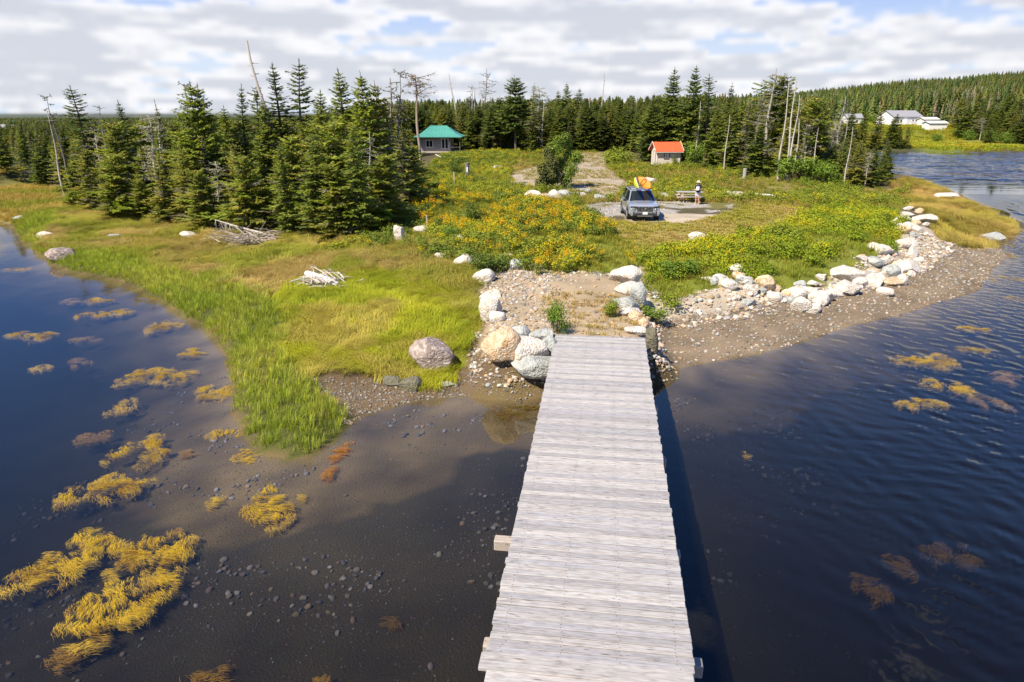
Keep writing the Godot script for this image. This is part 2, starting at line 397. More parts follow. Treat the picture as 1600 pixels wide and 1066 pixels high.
func build_ground() -> void:
	var xs := lines(-38, 38, 0.3, -1200, 900)
	var zs := lines(-62, 6, 0.3, -1450, 40)
	var w := xs.size()
	var h := zs.size()
	var v := PackedVector3Array(); v.resize(w * h)
	var n := PackedVector3Array(); n.resize(w * h)
	var c := PackedColorArray(); c.resize(w * h)
	for j in h:
		for i in w:
			var x := xs[i]
			var z := zs[j]
			var f := shore_field(x, z)
			var y := ground_of(f, x, z)
			v[j * w + i] = Vector3(x, y, z)
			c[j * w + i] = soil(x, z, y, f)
	for j in h:
		for i in w:
			var l := v[j * w + maxi(i - 1, 0)]
			var r := v[j * w + mini(i + 1, w - 1)]
			var u := v[maxi(j - 1, 0) * w + i]
			var d := v[mini(j + 1, h - 1) * w + i]
			n[j * w + i] = (d - u).cross(r - l).normalized()
	var ix := PackedInt32Array()
	for j in h - 1:
		for i in w - 1:
			var k := j * w + i
			ix.append_array([k, k + 1, k + w, k + 1, k + w + 1, k + w])
	var a := []
	a.resize(Mesh.ARRAY_MAX)
	a[Mesh.ARRAY_VERTEX] = v; a[Mesh.ARRAY_NORMAL] = n; a[Mesh.ARRAY_COLOR] = c; a[Mesh.ARRAY_INDEX] = ix
	var m := ArrayMesh.new()
	m.add_surface_from_arrays(Mesh.PRIMITIVE_TRIANGLES, a)
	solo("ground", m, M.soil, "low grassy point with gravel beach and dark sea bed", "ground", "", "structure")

func build_water() -> void:
	# real wavelets: short wind ripples east of the dock, almost calm to the west
	var xs := lines(-22, 32, 0.13, -1200, 900)
	var zs := lines(-46, 4, 0.13, -1200, 40)
	var w := xs.size()
	var h := zs.size()
	var v := PackedVector3Array(); v.resize(w * h)
	var n := PackedVector3Array(); n.resize(w * h)
	var dirs := []
	var r2 := RandomNumberGenerator.new()
	r2.seed = 5
	for k in 9:
		var an := deg_to_rad(-52.0 + r2.randf_range(-40, 40))
		var wl := 0.34 * pow(1.11, k)
		dirs.append([Vector2(cos(an), sin(an)) * TAU / wl, r2.randf() * TAU, 0.0026 * pow(wl / 0.4, 0.8)])
	for j in h:
		for i in w:
			var x := xs[i]
			var z := zs[j]
			v[j * w + i] = Vector3(x, 0, z)
			n[j * w + i] = Vector3.UP
			if z < -75.0 or x > 70 or x < -60 or z > 6: continue
			var gust := clampf(nz2.get_noise_2d(x * 0.35, z * 0.35) * 1.2 + 0.55, 0.1, 1.2)
			var amp := gust * (smoothstep(1.0, 12.0, x) * 0.9 + 0.1 * smoothstep(-2.0, -14.0, x) + 0.05)
			var wx := x + nz2.get_noise_2d(x * 1.4, z * 1.4) * 0.8
			var wz := z + nz2.get_noise_2d(x * 1.4 + 50, z * 1.4) * 0.8
			var gx := 0.0
			var gz := 0.0
			var y := 0.0
			for d in dirs:
				var kk: Vector2 = d[0]
				var ph: float = kk.x * wx + kk.y * wz + d[1]
				y += sin(ph) * d[2]
				var cc: float = cos(ph) * d[2]
				gx += kk.x * cc
				gz += kk.y * cc
			v[j * w + i].y = y * amp * 0.4
			n[j * w + i] = Vector3(-gx * amp, 1, -gz * amp).normalized()
	var ix := PackedInt32Array()
	for j in h - 1:
		for i in w - 1:
			var k := j * w + i
			if v[k].x > 12.0 and v[k + 1].x < 116.0 and v[k].z > -196.0 and v[k + w].z < -84.0: continue
			ix.append_array([k, k + 1, k + w, k + 1, k + w + 1, k + w])
	var a := []
	a.resize(Mesh.ARRAY_MAX)
	a[Mesh.ARRAY_VERTEX] = v; a[Mesh.ARRAY_NORMAL] = n; a[Mesh.ARRAY_INDEX] = ix
	var m := ArrayMesh.new()
	m.add_surface_from_arrays(Mesh.PRIMITIVE_TRIANGLES, a)
	solo("water", m, M.water, "dark clear inlet water with small wind ripples", "water", "", "structure")
	# the open inlet beyond the point, ruffled by the wind
	var waves := []
	for k in 9:
		var an := deg_to_rad(-80.0 + r2.randf_range(-45, 45))
		var wl := 1.1 * pow(1.2, k)
		waves.append([Vector2(cos(an), sin(an)) * TAU / wl, r2.randf() * TAU, 0.0135 * wl])
	var gw := 300
	var gh := 330
	v = PackedVector3Array(); v.resize(gw * gh)
	n = PackedVector3Array(); n.resize(gw * gh)
	for j in gh:
		for i in gw:
			var x := 11.0 + i * 0.36
			var z := -198.0 + j * 0.36
			var amp := clampf(0.75 + nz2.get_noise_2d(x * 0.5, z * 0.5) * 1.2, 0.1, 1.3) * smoothstep(-79.5, -104.0, z)
			var gx := 0.0
			var gz := 0.0
			var y := 0.0
			for d in waves:
				var kk: Vector2 = d[0]
				var ph: float = kk.x * x + kk.y * z + d[1]
				y += sin(ph) * d[2]
				gx += kk.x * cos(ph) * d[2]
				gz += kk.y * cos(ph) * d[2]
			v[j * gw + i] = Vector3(x, 0.015 + y * amp, z)
			n[j * gw + i] = Vector3(-gx * amp, 1, -gz * amp).normalized()
	ix = PackedInt32Array()
	for j in gh - 1:
		for i in gw - 1:
			var k := j * gw + i
			ix.append_array([k, k + 1, k + gw, k + 1, k + gw + 1, k + gw])
	a[Mesh.ARRAY_VERTEX] = v; a[Mesh.ARRAY_NORMAL] = n; a[Mesh.ARRAY_INDEX] = ix
	var m2 := ArrayMesh.new()
	m2.add_surface_from_arrays(Mesh.PRIMITIVE_TRIANGLES, a)
	solo("inlet_water", m2, M.water, "blue wind ruffled water of the far inlet", "water", "", "structure")
	# the water itself is a little peaty: light fades with the depth it passes through
	var murk := FogVolume.new()
	murk.name = "peaty_water"
	murk.size = Vector3(150, 3.6, 110)
	murk.position = Vector3(5, -1.83, -45)
	var fm := FogMaterial.new()
	fm.density = 0.95
	fm.albedo = lin(0.014, 0.013, 0.009)
	murk.material = fm
	add_child(murk)
	tag(murk, "brown peaty water body under the surface", "water", "", "structure")

# ---------- sky ----------
func sky_color(d: Vector3, fine: bool) -> Color:
	var e := clampf(d.y, 0.0, 1.0)
	var base := Color(0.45, 0.52, 0.62).lerp(Color(0.11, 0.25, 0.62), smoothstep(0.05, 0.22, e)).lerp(Color(0.03, 0.095, 0.34), smoothstep(0.28, 0.75, e))
	var p := Vector2(d.x, d.z) / (e + 0.085)
	var q := p * 7.0
	var a := nz2.get_noise_2d(q.x + 310.0, q.y + 70.0)
	var b := nz.get_noise_2d(q.x * 0.8 + 20.0, q.y * 0.8 - 60.0)
	var cov := a * 0.95 + b * 0.5 + 0.22 * nz.get_noise_2d(q.x * 2.6 - 7.0, q.y * 2.6 + 5.0) + lerpf(0.52, -0.5, smoothstep(0.10, 0.24, e))
	var cl := smoothstep(0.0, 0.2, cov)
	# bellies of the clouds are greyer than their rims
	var thick := smoothstep(0.15, 0.75, cov + 0.45 * nz2.get_noise_2d(q.x * 1.6 + 33.0, q.y * 2.4 + 9.0) + 0.2 * b)
	var tint := Color(0.64, 0.635, 0.645).lerp(Color(0.38, 0.40, 0.455), thick * 0.8)
	return base.lerp(tint, cl * 0.94)

func build_sky() -> Texture2D:
	var w := 4096
	var h := 2048
	var low := Image.create_empty(1024, 512, false, Image.FORMAT_RGBF)
	for j in 256:
		var e := (0.5 - (j + 0.5) / 512.0) * PI
		for i in 1024:
			var f := ((i + 0.5) / 1024.0 - 0.5) * TAU
			low.set_pixel(i, j, sky_color(Vector3(sin(f) * cos(e), sin(e), -cos(f) * cos(e)), false))
	low.fill_rect(Rect2i(0, 256, 1024, 256), Color(0.14, 0.15, 0.14))
	low.resize(w, h, Image.INTERPOLATE_BILINEAR)
	for j in range(h / 2 - 110, h / 2):
		var e := (0.5 - (j + 0.5) / h) * PI
		for i in range(1250, 2850):
			var f := ((i + 0.5) / w - 0.5) * TAU
			low.set_pixel(i, j, sky_color(Vector3(sin(f) * cos(e), sin(e), -cos(f) * cos(e)), true))
	return ImageTexture.create_from_image(low)

# ---------- rocks ----------
var ico_v := []
var ico_f := []
func icosphere(level: int) -> Array:
	var t := (1.0 + sqrt(5.0)) / 2.0
	var v := [Vector3(-1, t, 0), Vector3(1, t, 0), Vector3(-1, -t, 0), Vector3(1, -t, 0), Vector3(0, -1, t), Vector3(0, 1, t), Vector3(0, -1, -t), Vector3(0, 1, -t), Vector3(t, 0, -1), Vector3(t, 0, 1), Vector3(-t, 0, -1), Vector3(-t, 0, 1)].map(func(q): return q.normalized())
	var f := [[0, 11, 5], [0, 5, 1], [0, 1, 7], [0, 7, 10], [0, 10, 11], [1, 5, 9], [5, 11, 4], [11, 10, 2], [10, 7, 6], [7, 1, 8], [3, 9, 4], [3, 4, 2], [3, 2, 6], [3, 6, 8], [3, 8, 9], [4, 9, 5], [2, 4, 11], [6, 2, 10], [8, 6, 7], [9, 8, 1]]
	for l in level:
		var mid := {}
		var g := []
		for q in f:
			var e := []
			for k in 3:
				var a: int = q[k]
				var b: int = q[(k + 1) % 3]
				var key := mini(a, b) * 100000 + maxi(a, b)
				if not mid.has(key):
					mid[key] = v.size()
					v.append(((v[a] + v[b]) * 0.5).normalized())
				e.append(mid[key])
			g.append_array([[q[0], e[0], e[2]], [q[1], e[1], e[0]], [q[2], e[2], e[1]], e])
		f = g
	return [v, f]

var spheres := {}
func rock(seed_: int, level := 3, planes := 14, bump := 0.06, sharp := 0.78) -> ArrayMesh:
	# a unit boulder cut by random planes, weathered by noise
	var r := RandomNumberGenerator.new()
	r.seed = seed_
	if not spheres.has(level): spheres[level] = icosphere(level)
	var sv: Array = spheres[level][0]
	var cuts := []
	for k in planes:
		var nn := Vector3(r.randfn(), r.randfn(), r.randfn()).normalized()
		cuts.append([nn, r.randf_range(sharp - 0.16, sharp + 0.16)])
	var off := Vector3(r.randf() * 99, r.randf() * 99, r.randf() * 99)
	var pts := []
	for d: Vector3 in sv:
		var rad := 1.0
		for q in cuts:
			var dt: float = d.dot(q[0])
			if dt > 0.05: rad = minf(rad, q[1] / dt)
		var p := d * rad
		rad *= 1.0 + bump * nz.get_noise_3dv(p * 5.0 + off) + bump * 0.7 * nz.get_noise_3dv(p * 14.0 + off)
		pts.append(d * rad)
	var mb := MB.new()
	for q in spheres[level][1]:
		mb.tri(pts[q[0]], pts[q[1]], pts[q[2]], Color.WHITE)
	if level >= 2:
		# soften only shallow creases
		var flat := mb.n.duplicate()
		mb.smooth()
		for k in mb.n.size():
			if mb.n[k].dot(flat[k]) < 0.93: mb.n[k] = (flat[k] * 3.0 + mb.n[k]).normalized()
	return mb.mesh()

var rock_meshes := []
func put_rock(x: float, z: float, w: float, h: float, mat: Material, label: String, group := "", sink := 0.3, turn := -1.0, lift := 0.0, mesh_ := -1) -> void:
	var m: ArrayMesh = rock_meshes[rng.randi() % rock_meshes.size() if mesh_ < 0 else mesh_]
	var o := part(numbered("boulder"), m, mat, self)
	tag(o, label, "boulder", group)
	var d := w * rng.randf_range(0.7, 0.95)
	var hh := maxf(h * 0.95, w * 0.4)
	o.scale = Vector3(w * 0.68, hh * 0.78, d * 0.68)
	o.rotation = Vector3(rng.randf_range(-0.12, 0.12), rng.randf() * 0.5 - 0.25 + (PI if rng.randf() < 0.5 else 0.0) if turn < 0 else turn, rng.randf_range(-0.15, 0.15))
	o.position = Vector3(x, ground(x, z) + hh * (0.5 - sink) + lift, z)

# ---------- plants ----------
func blade(mb: MB, p: Vector3, dir: Vector3, bend: float, len_: float, wid: float, col: Color) -> void:
	var side := dir.cross(Vector3.UP).normalized() * wid
	var a := p + Vector3(0, len_ * 0.55, 0) + dir * len_ * bend * 0.3
	var t := p + Vector3(0, len_ * (1.0 - bend * 0.45), 0) + dir * len_ * bend
	mb.quad(p - side, p + side, a + side * 0.8, a - side * 0.8, col)
	mb.tri(a - side * 0.8, a + side * 0.8, t, col)

func grass_tuft(blades: int, rad: float, len_: float, wid: float, bend: float, comb: float, k := 0.3) -> ArrayMesh:
	# comb > 0 lays the blades over towards +x
	var mb := MB.new()
	for i in blades:
		var an := rng.randf() * TAU
		var rr := sqrt(rng.randf()) * rad
		var d := Vector3(cos(an), 0, sin(an))
		var lean := (d * (1.0 - comb) + Vector3(1, 0, rng.randf_range(-0.5, 0.5)) * comb).normalized()
		var f := rng.randf_range(1 - k, 1 + k)
		blade(mb, d * rr, lean, bend * rng.randf_range(0.4, 1.3), len_ * rng.randf_range(0.6, 1.15), wid * rng.randf_range(0.7, 1.2), Color(f, f * rng.randf_range(0.94, 1.06), f))
	return mb.mesh(M.grass)

func leafy(clumps: Array, leaves: int, size: float, cols: Array, mat: Material, stems := 0, stem_col := Color(0.12, 0.09, 0.06)) -> Array:
	# clumps: [centre, radius vector]; leaves spread mostly near the surface of each clump. Returns [crown, stems]
	var mb := MB.new()
	var total := 0.0
	for q in clumps: total += q[1].x * q[1].z
	for q in clumps:
		var k := int(leaves * q[1].x * q[1].z / total)
		for i in k:
			var d := Vector3(rng.randfn(), rng.randfn(), rng.randfn()).normalized()
			var r := pow(rng.randf(), 0.45) * (1.0 + 0.35 * nz.get_noise_3dv(d * 5.0 + q[0] * 7.0))
			var p: Vector3 = q[0] + d * q[1] * r
			if p.y < 0.02: continue
			var up := (d + Vector3(0, 0.6, 0) + Vector3(rng.randfn(), rng.randfn(), rng.randfn()) * 0.5).normalized()
			var al := up.cross(Vector3(rng.randfn(), rng.randfn(), rng.randfn())).normalized()
			mb.leaf(p, al * size * rng.randf_range(0.7, 1.4), al.cross(up) * size * 0.32, vary(cols[rng.randi() % cols.size()], 0.25))
	var st := MB.new()
	for q in clumps:
		for k in maxi(stems, 0):
			var b := Vector3(rng.randf_range(-0.1, 0.1), -0.1, rng.randf_range(-0.1, 0.1))
			var e: Vector3 = q[0] + Vector3(rng.randf_range(-0.5, 0.5), rng.randf_range(-0.3, 0.5), rng.randf_range(-0.5, 0.5)) * q[1]
			st.tube([b, b.lerp(e, 0.5) + Vector3(0, 0.1, 0), e], [0.022, 0.014, 0.006], 4, stem_col)
	return [mb.mesh(mat), st.mesh(M.bark) if st.v.size() else null]

func goldenrod(tall: float, gold: Color) -> ArrayMesh:
	var mb := MB.new()
	for s in 7:
		var an := rng.randf() * TAU
		var d := Vector3(cos(an), 0, sin(an))
		var b := d * rng.randf() * 0.16
		var e := b + d * rng.randf() * 0.14 + Vector3(0, tall * rng.randf_range(0.75, 1.1), 0)
		for k in 13:
			var t := rng.randf_range(0.1, 0.85)
			var a2 := rng.randf() * TAU
			var o := Vector3(cos(a2), 0.35, sin(a2))
			mb.leaf(b.lerp(e, t), o * 0.13, o.cross(Vector3.UP).normalized() * 0.018, vary(Color(0.17, 0.23, 0.03), 0.3))
		for k in 9:
			var o2 := Vector3(rng.randfn() * 0.045, rng.randf_range(-0.14, 0.05), rng.randfn() * 0.045)
			var u := Vector3(rng.randfn(), rng.randf() + 0.2, rng.randfn()).normalized()
			var p := e + o2
			mb.leaf(p, u * 0.06, u.cross(Vector3(rng.randfn(), rng.randfn(), rng.randfn())).normalized() * 0.022, vary(gold, 0.2))
	return mb.mesh(M.leaf)

func scatter(zone: String, per_m2: float, mesh_h: float, meshes: Array, called: String, label: String, category: String, cols: Array, smin := 0.75, smax := 1.25, turn_field := false, gate := -9.0, keep: Variant = null) -> void:
	var poly: PackedVector2Array = zones[zone]
	var lo := poly[0]
	var hi := poly[0]
	for q in poly:
		lo = lo.min(q)
		hi = hi.max(q)
	var count := int((hi.x - lo.x) * (hi.y - lo.y) * per_m2)
	var xf := []
	var cc := []
	for k in meshes.size():
		xf.append([])
		cc.append([])
	for i in count:
		var x := rng.randf_range(lo.x, hi.x)
		var z := rng.randf_range(lo.y, hi.y)
		var jx := x + nz.get_noise_2d(x * 2, z * 2) * 0.6
		if not Geometry2D.is_point_in_polygon(Vector2(jx, z), poly): continue
		var patch := nz2.get_noise_2d(x * 1.6, z * 1.6)
		if patch < gate: continue
		if keep != null and not keep.call(x, z): continue
		if blocked(x, z): continue
		var y := ground(x, z)
		if y < 0.02: continue
		var s := rng.randf_range(smin, smax)
		var turn := rng.randf() * TAU
		if turn_field: turn = nz2.get_noise_2d(x * 1.1 + 7, z * 1.1) * 7.0 + rng.randfn() * 0.35
		var m := rng.randi() % meshes.size()
		xf[m].append(Transform3D(Basis(Vector3.UP, turn).scaled(Vector3(s, s * rng.randf_range(0.8, 1.2), s)), Vector3(x, y - 0.02, z)))
		var c0: Color = cols[0].lerp(cols[1], clampf(0.5 + patch * 1.4 + rng.randf_range(-0.25, 0.25), 0, 1))
		if cols.size() > 2: c0 = c0.lerp(cols[2], smoothstep(0.05, 0.3, nz2.get_noise_2d(x * 2.3 + 90, z * 2.3)))
		cc[m].append(vary(c0, 0.15))
	for k in meshes.size():
		crowd(called, meshes[k], xf[k], cc[k], label, category)

var keepouts := []  # [x, z, radius]
func blocked(x: float, z: float) -> bool:
	if absf(x - 0.065) < 1.6 and z > -21.3: return true
	for q in keepouts:
		if Vector2(x - q[0], z - q[1]).length_squared() < q[2] * q[2]: return true
	return false

# ---------- trees ----------
var kinds := {}
func spruce(o: Dictionary) -> Array:
	# [trunk, crown] of a conifer 8 m tall
	var H := 8.0
	var t := MB.new()
	var c := MB.new()
	var lean: float = o.get("lean", 0.15)
	var spine := func(y: float) -> Vector3:
		var u := y / H
		return Vector3(lean * u * u + 0.05 * sin(u * 7.0), y, 0.06 * sin(u * 5.0 + 1.0))
	var pts := []
	var rad := []
	for k in 9:
		var u := k / 8.0
		pts.append(spine.call(u * H - (0.3 if k == 0 else 0.0)))
		rad.append(lerpf(0.13, 0.012, pow(u, 0.8)))
	t.tube(pts, rad, 7, Color(0.13, 0.105, 0.085), 0.12, rng)
	var base: float = o.base
	var wh: int = o.whorls
	for k in wh:
		var u := base + (0.965 - base) * pow((k + rng.randf() * 0.8) / wh, 0.93)
		var y := u * H
		var rel := (1.0 - u) / (1.0 - base)
		var prof: float = pow(rel, o.get("taper", 0.85)) * (1.0 - 0.35 * smoothstep(0.75, 1.0, rel) * o.get("skirt", 1.0))
		var nb: int = o.per + (rng.randi() % 3) - 1
		var turn := rng.randf() * TAU
		for b in nb:
			var an := turn + TAU * b / nb + rng.randf_range(-0.3, 0.3)
			var d := Vector3(cos(an), 0, sin(an))
			var flag: float = o.get("flag", 0.0)
			var L: float = H * o.r * prof * rng.randf_range(0.6, 1.18) * (1.0 + flag * d.x) + 0.05
			L *= 1.0 + o.get("lump", 0.55) * nz.get_noise_3d(cos(an) * 4.0 + o.r * 300.0, y * 3.5, sin(an) * 4.0)
			if rng.randf() < o.get("gap", 0.1): L *= 0.45
			var up := lerpf(-0.28, 0.55, smoothstep(0.35, 1.0, u)) + rng.randf_range(-0.15, 0.15)
			var root: Vector3 = spine.call(y)
			var dead: bool = rng.randf() < o.get("dead", 0.0) * (1.4 - u)
			var mid := root + d * L * 0.55 + Vector3(0, L * 0.5 * up, 0)
			var tip := root + d * L + Vector3(0, L * up * 0.7 + L * 0.10, 0)
			t.tube([root, mid, tip], [0.022, 0.014, 0.005], 3, Color(0.13, 0.1, 0.08) if not dead else Color(0.3, 0.27, 0.23))
			var hue: Color = o.cols[rng.randi() % o.cols.size()]
			if dead: hue = Color(0.26, 0.235, 0.17)
			var m := int((L / (0.085 if not dead else 0.17)) * o.get("dense", 1.0)) + 3
			for s in m:
				var w := (s + rng.randf()) / m
				var p := root.lerp(mid, w * 2.0) if w < 0.5 else mid.lerp(tip, w * 2.0 - 1.0)
				for sg in [-1.0, 1.0]:
					var sl := (0.16 + L * 0.30 * (1.0 - w) * smoothstep(0.0, 0.25, w)) * rng.randf_range(0.7, 1.25) * clampf(0.35 + L * 0.8, 0.3, 1.0)
					var dd: Vector3 = (d * 0.75 + d.cross(Vector3.UP) * sg * rng.randf_range(0.5, 1.0) + Vector3(0, rng.randf_range(-0.55, 0.3), 0)).normalized()
					var sd_: Vector3 = dd.cross(Vector3.UP).rotated(dd, rng.randf_range(-0.9, 0.9)).normalized() * (sl * 0.16 + 0.018) * (0.35 if dead else 1.0)
					c.leaf(p, dd * sl, sd_, vary(hue, 0.22))
			if not dead: c.leaf(tip - d * 0.1, d * 0.26 + Vector3(0, 0.05, 0), d.cross(Vector3.UP) * 0.05, vary(hue, 0.2))
	for k in 10:
		var an2 := rng.randf() * TAU
		c.leaf(spine.call(H - 0.45 + 0.045 * k), Vector3(cos(an2) * 0.05, 0.2, sin(an2) * 0.05), Vector3(sin(an2), 0, cos(an2)) * 0.014, vary(o.cols[0], 0.2))
	return [t.mesh(M.bark), c.mesh(M.needle)]

func snag(o: Dictionary) -> Array:
	# a dead 8 m trunk; branch stubs and bare limbs are its second mesh
	var H := 8.0
	var t := MB.new()
	var c: MB = t if o.limbs < 20 else MB.new()
	var col: Color = o.col
	var lean: float = o.get("lean", 0.3)
	var pts := []
	var rad := []
	for k in 9:
		var u := k / 8.0
		pts.append(Vector3(lean * u + 0.07 * sin(u * 9.0), u * H - (0.3 if k == 0 else 0.0), 0.1 * sin(u * 6.0)))
		rad.append(lerpf(0.15, o.get("tip", 0.03), u) * o.get("fat", 1.0))
	t.tube(pts, rad, 8, col, 0.12, rng)
	for k in o.limbs:
		var u: float = rng.randf_range(o.from, 0.99)
		var i := int(u * 8.0)
		var root: Vector3 = pts[i].lerp(pts[mini(i + 1, 8)], u * 8.0 - i)
		var an := rng.randf() * TAU
		var d := Vector3(cos(an), rng.randf_range(-0.25, 0.45) + o.get("up", 0.0), sin(an)).normalized()
		var L: float = o.len * rng.randf_range(0.3, 1.15) * (1.0 + o.get("flag", 0.0) * d.x)
		var e := root + d * L
		var mid := root.lerp(e, 0.55) + Vector3(0, rng.randf_range(-0.1, 0.1) * L, 0)
		c.tube([root, mid, e], [0.028, 0.018, 0.006], 4, vary(col, 0.15))
		for s in o.twigs:
			var p := mid.lerp(e, rng.randf())
			var q := (d + Vector3(rng.randfn(), rng.randfn() * 0.6, rng.randfn()) * 0.8).normalized()
			c.tube([p, p + q * L * rng.randf_range(0.15, 0.4)], [0.012, 0.004], 3, vary(col, 0.15))
		for s in o.get("fuzz", 0):
			var p2 := root.lerp(e, rng.randf_range(0.2, 1.0))
			var q2 := Vector3(rng.randfn(), rng.randfn() * 0.6 - 0.3, rng.randfn()).normalized()
			c.leaf(p2, q2 * 0.22, q2.cross(Vector3(0.3, 0.4, 0.8)).normalized() * 0.035, vary(o.get("fuzz_col", col), 0.25))
	return [t.mesh(M.bark), null if c == t else c.mesh(M.needle)]

func plant_tree(kind: String, x: float, z: float, tall: float, label: String, group := "", wide := 1.0, turn := -1.0) -> Node3D:
	var q: Array = kinds[kind]
	var is_dead := kind.begins_with("snag")
	var o := thing("dead_tree" if is_dead else "spruce_tree", label, "tree", Vector3(x, ground(x, z) - 0.05, z), rng.randf() * TAU if turn < 0 else turn, group)
	var s := tall / 8.0
	o.scale = Vector3(s * wide, s, s * wide)
	part("trunk", q[0], null, o)
	if q[1]: part("limbs" if is_dead else "crown", q[1], null, o)
	keepouts.append([x, z, 0.35])
	return o

func far_tree(spikes: int, tiers: int, r: float, col: Color) -> ArrayMesh:
	var mb := MB.new()
	for k in tiers:
		var u := float(k) / tiers
		var y := 0.06 + u * 0.9
		var rr := r * (1.0 - u) + 0.02
		for s in spikes:
			var an := TAU * (s + rng.randf() * 0.7) / spikes + k
			var d := Vector3(cos(an), 0, sin(an))
			var l := rr * rng.randf_range(0.6, 1.2)
			var side := d.cross(Vector3.UP) * l * 0.42
			var p := Vector3(0, y + 0.06, 0)
			var e := Vector3(0, y - rng.randf() * 0.06, 0) + d * l
			mb.tri(p, e + side * 0.6, e - side * 0.6, vary(col, 0.22))
			mb.tri(p + Vector3(0, 0.03, 0), p + d * l * 0.6 + side, e, vary(col, 0.22))
	mb.tri(Vector3(-0.02, 0.8, 0), Vector3(0.02, 0.8, 0), Vector3(0, 1, 0), col)
	mb.tri(Vector3(0, 0.8, -0.02), Vector3(0, 0.8, 0.02), Vector3(0, 1, 0), col)
	return mb.mesh(M.needle)

# ---------- built things ----------
func build_dock() -> void:
	var dock := thing("wooden_dock", "long weathered grey plank dock running from the water to the rubble landing", "dock", Vector3(0.065, 0, -21.1))
	dock.rotation.x = deg_to_rad(1.24)
	var L := 2.83
	var variants := []
	for k in 5:
		var mb := MB.new()
		mb.box(Vector3.ZERO, Vector3(L + [0.0, 0.008, -0.006, 0.014, -0.012][k], 0.045, 0.128), Color.WHITE, Basis(), 0.007)
		for x in [-1.2, -0.4, 0.4, 1.2]:
			for zz in [-0.035, 0.033]:
				var nx: float = x + rng.randf_range(-0.03, 0.03)
				var nzz: float = zz + rng.randf_range(-0.008, 0.008)
				mb.quad(Vector3(nx - 0.007, 0.0236, nzz + 0.006), Vector3(nx + 0.007, 0.0236, nzz + 0.006), Vector3(nx + 0.006, 0.0236, nzz - 0.006), Vector3(nx - 0.006, 0.0236, nzz - 0.006), Color(0.12, 0.07, 0.05))
		variants.append(mb.mesh())
	var broad := MB.new()
	broad.box(Vector3.ZERO, Vector3(L + 0.02, 0.07, 0.288), Color.WHITE, Basis(), 0.012)
	var broad_mesh := broad.mesh()
	var z := 0.08
	var k := 0
	while z < 25.0:
		var far_part := z < 13.55
		var o := part("plank", variants[rng.randi() % 5] if far_part else broad_mesh, M.decks[rng.randi() % M.decks.size()], dock)
		var wid := 0.1395 if far_part else 0.295
		o.position = Vector3(rng.randf_range(-0.012, 0.012) + (0.0 if far_part else [0.05, -0.04, 0.07, -0.02][k % 4]), 1.33 + rng.randf_range(-0.004, 0.004), z + wid * 0.5)
		o.rotation = Vector3(rng.randf_range(-0.012, 0.012), rng.randf_range(-0.0018, 0.0018), rng.randf_range(-0.0012, 0.0012))
		z += wid
		k += 1
	for x in [-1.2, -0.4, 0.4, 1.2]:
		var mb := MB.new()
		mb.box(Vector3(x, 1.155, 12.4), Vector3(0.2, 0.3, 24.6), Color.WHITE, Basis(), 0.02)
		part("stringer", mb.mesh(), M.timber, dock)
	# cross timbers whose ends stick out past the planks, each on its piles
	var bents := [[-8.05, 1.55, 1.6], [-10.55, 1.78, 1.53], [-13.9, 1.38, 1.55], [-16.6, 1.38, 1.55], [-19.3, 1.4, 1.45], [-5.2, 1.6, 1.5], [-2.0, 1.5, 1.5]]
	for b in bents:
		var zz: float = b[0] + 21.1
		var mb := MB.new()
		mb.box(Vector3((b[2] - b[1]) * 0.5, 0.9, zz), Vector3(b[1] + b[2], 0.22, 0.2), Color.WHITE, Basis(), 0.02)
		part("cross_timber", mb.mesh(), M.timber, dock)
		for x in [-1.18, 0.0, 1.18]:
			var gy := ground(x, b[0]) - 0.4
			var p := MB.new()
			p.tube([Vector3(x, gy, zz + 0.24), Vector3(x, 1.0, zz + 0.24)], [0.14, 0.13], 9, Color.WHITE, 0.06, rng)
			part("pile", p.mesh(), M.timber, dock)

func add_roof(parent: Node, w: float, d: float, y: float, rise_: float, over: float, th: float, mat: Material, ribs := 0.0) -> void:
	# two slabs, ridge along x
	var sl := atan2(rise_, d * 0.5)
	var run := (d * 0.5 + over) / cos(sl)
	for s in [-1.0, 1.0]:
		var mb := MB.new()
		var b := Basis(Vector3.RIGHT, s * sl)
		var mid := Vector3(0, y + rise_ - sin(sl) * run * 0.5 + th * 0.5, s * cos(sl) * run * 0.5)
		mb.box(mid, Vector3(w + over * 2, th, run), Color.WHITE, b, 0.01)
		var o := part("roof", mb.mesh(), mat, parent)
		if ribs > 0.0:
			var rb := MB.new()
			var x := -w * 0.5 - over + ribs * 0.5
			while x < w * 0.5 + over:
				rb.box(mid + b * Vector3(x, th * 0.5 + 0.008, 0), Vector3(0.03, 0.022, run - 0.01), Color.WHITE, b)
				x += ribs
			part("rib", rb.mesh(), mat, o).set_meta("kind", "stuff")

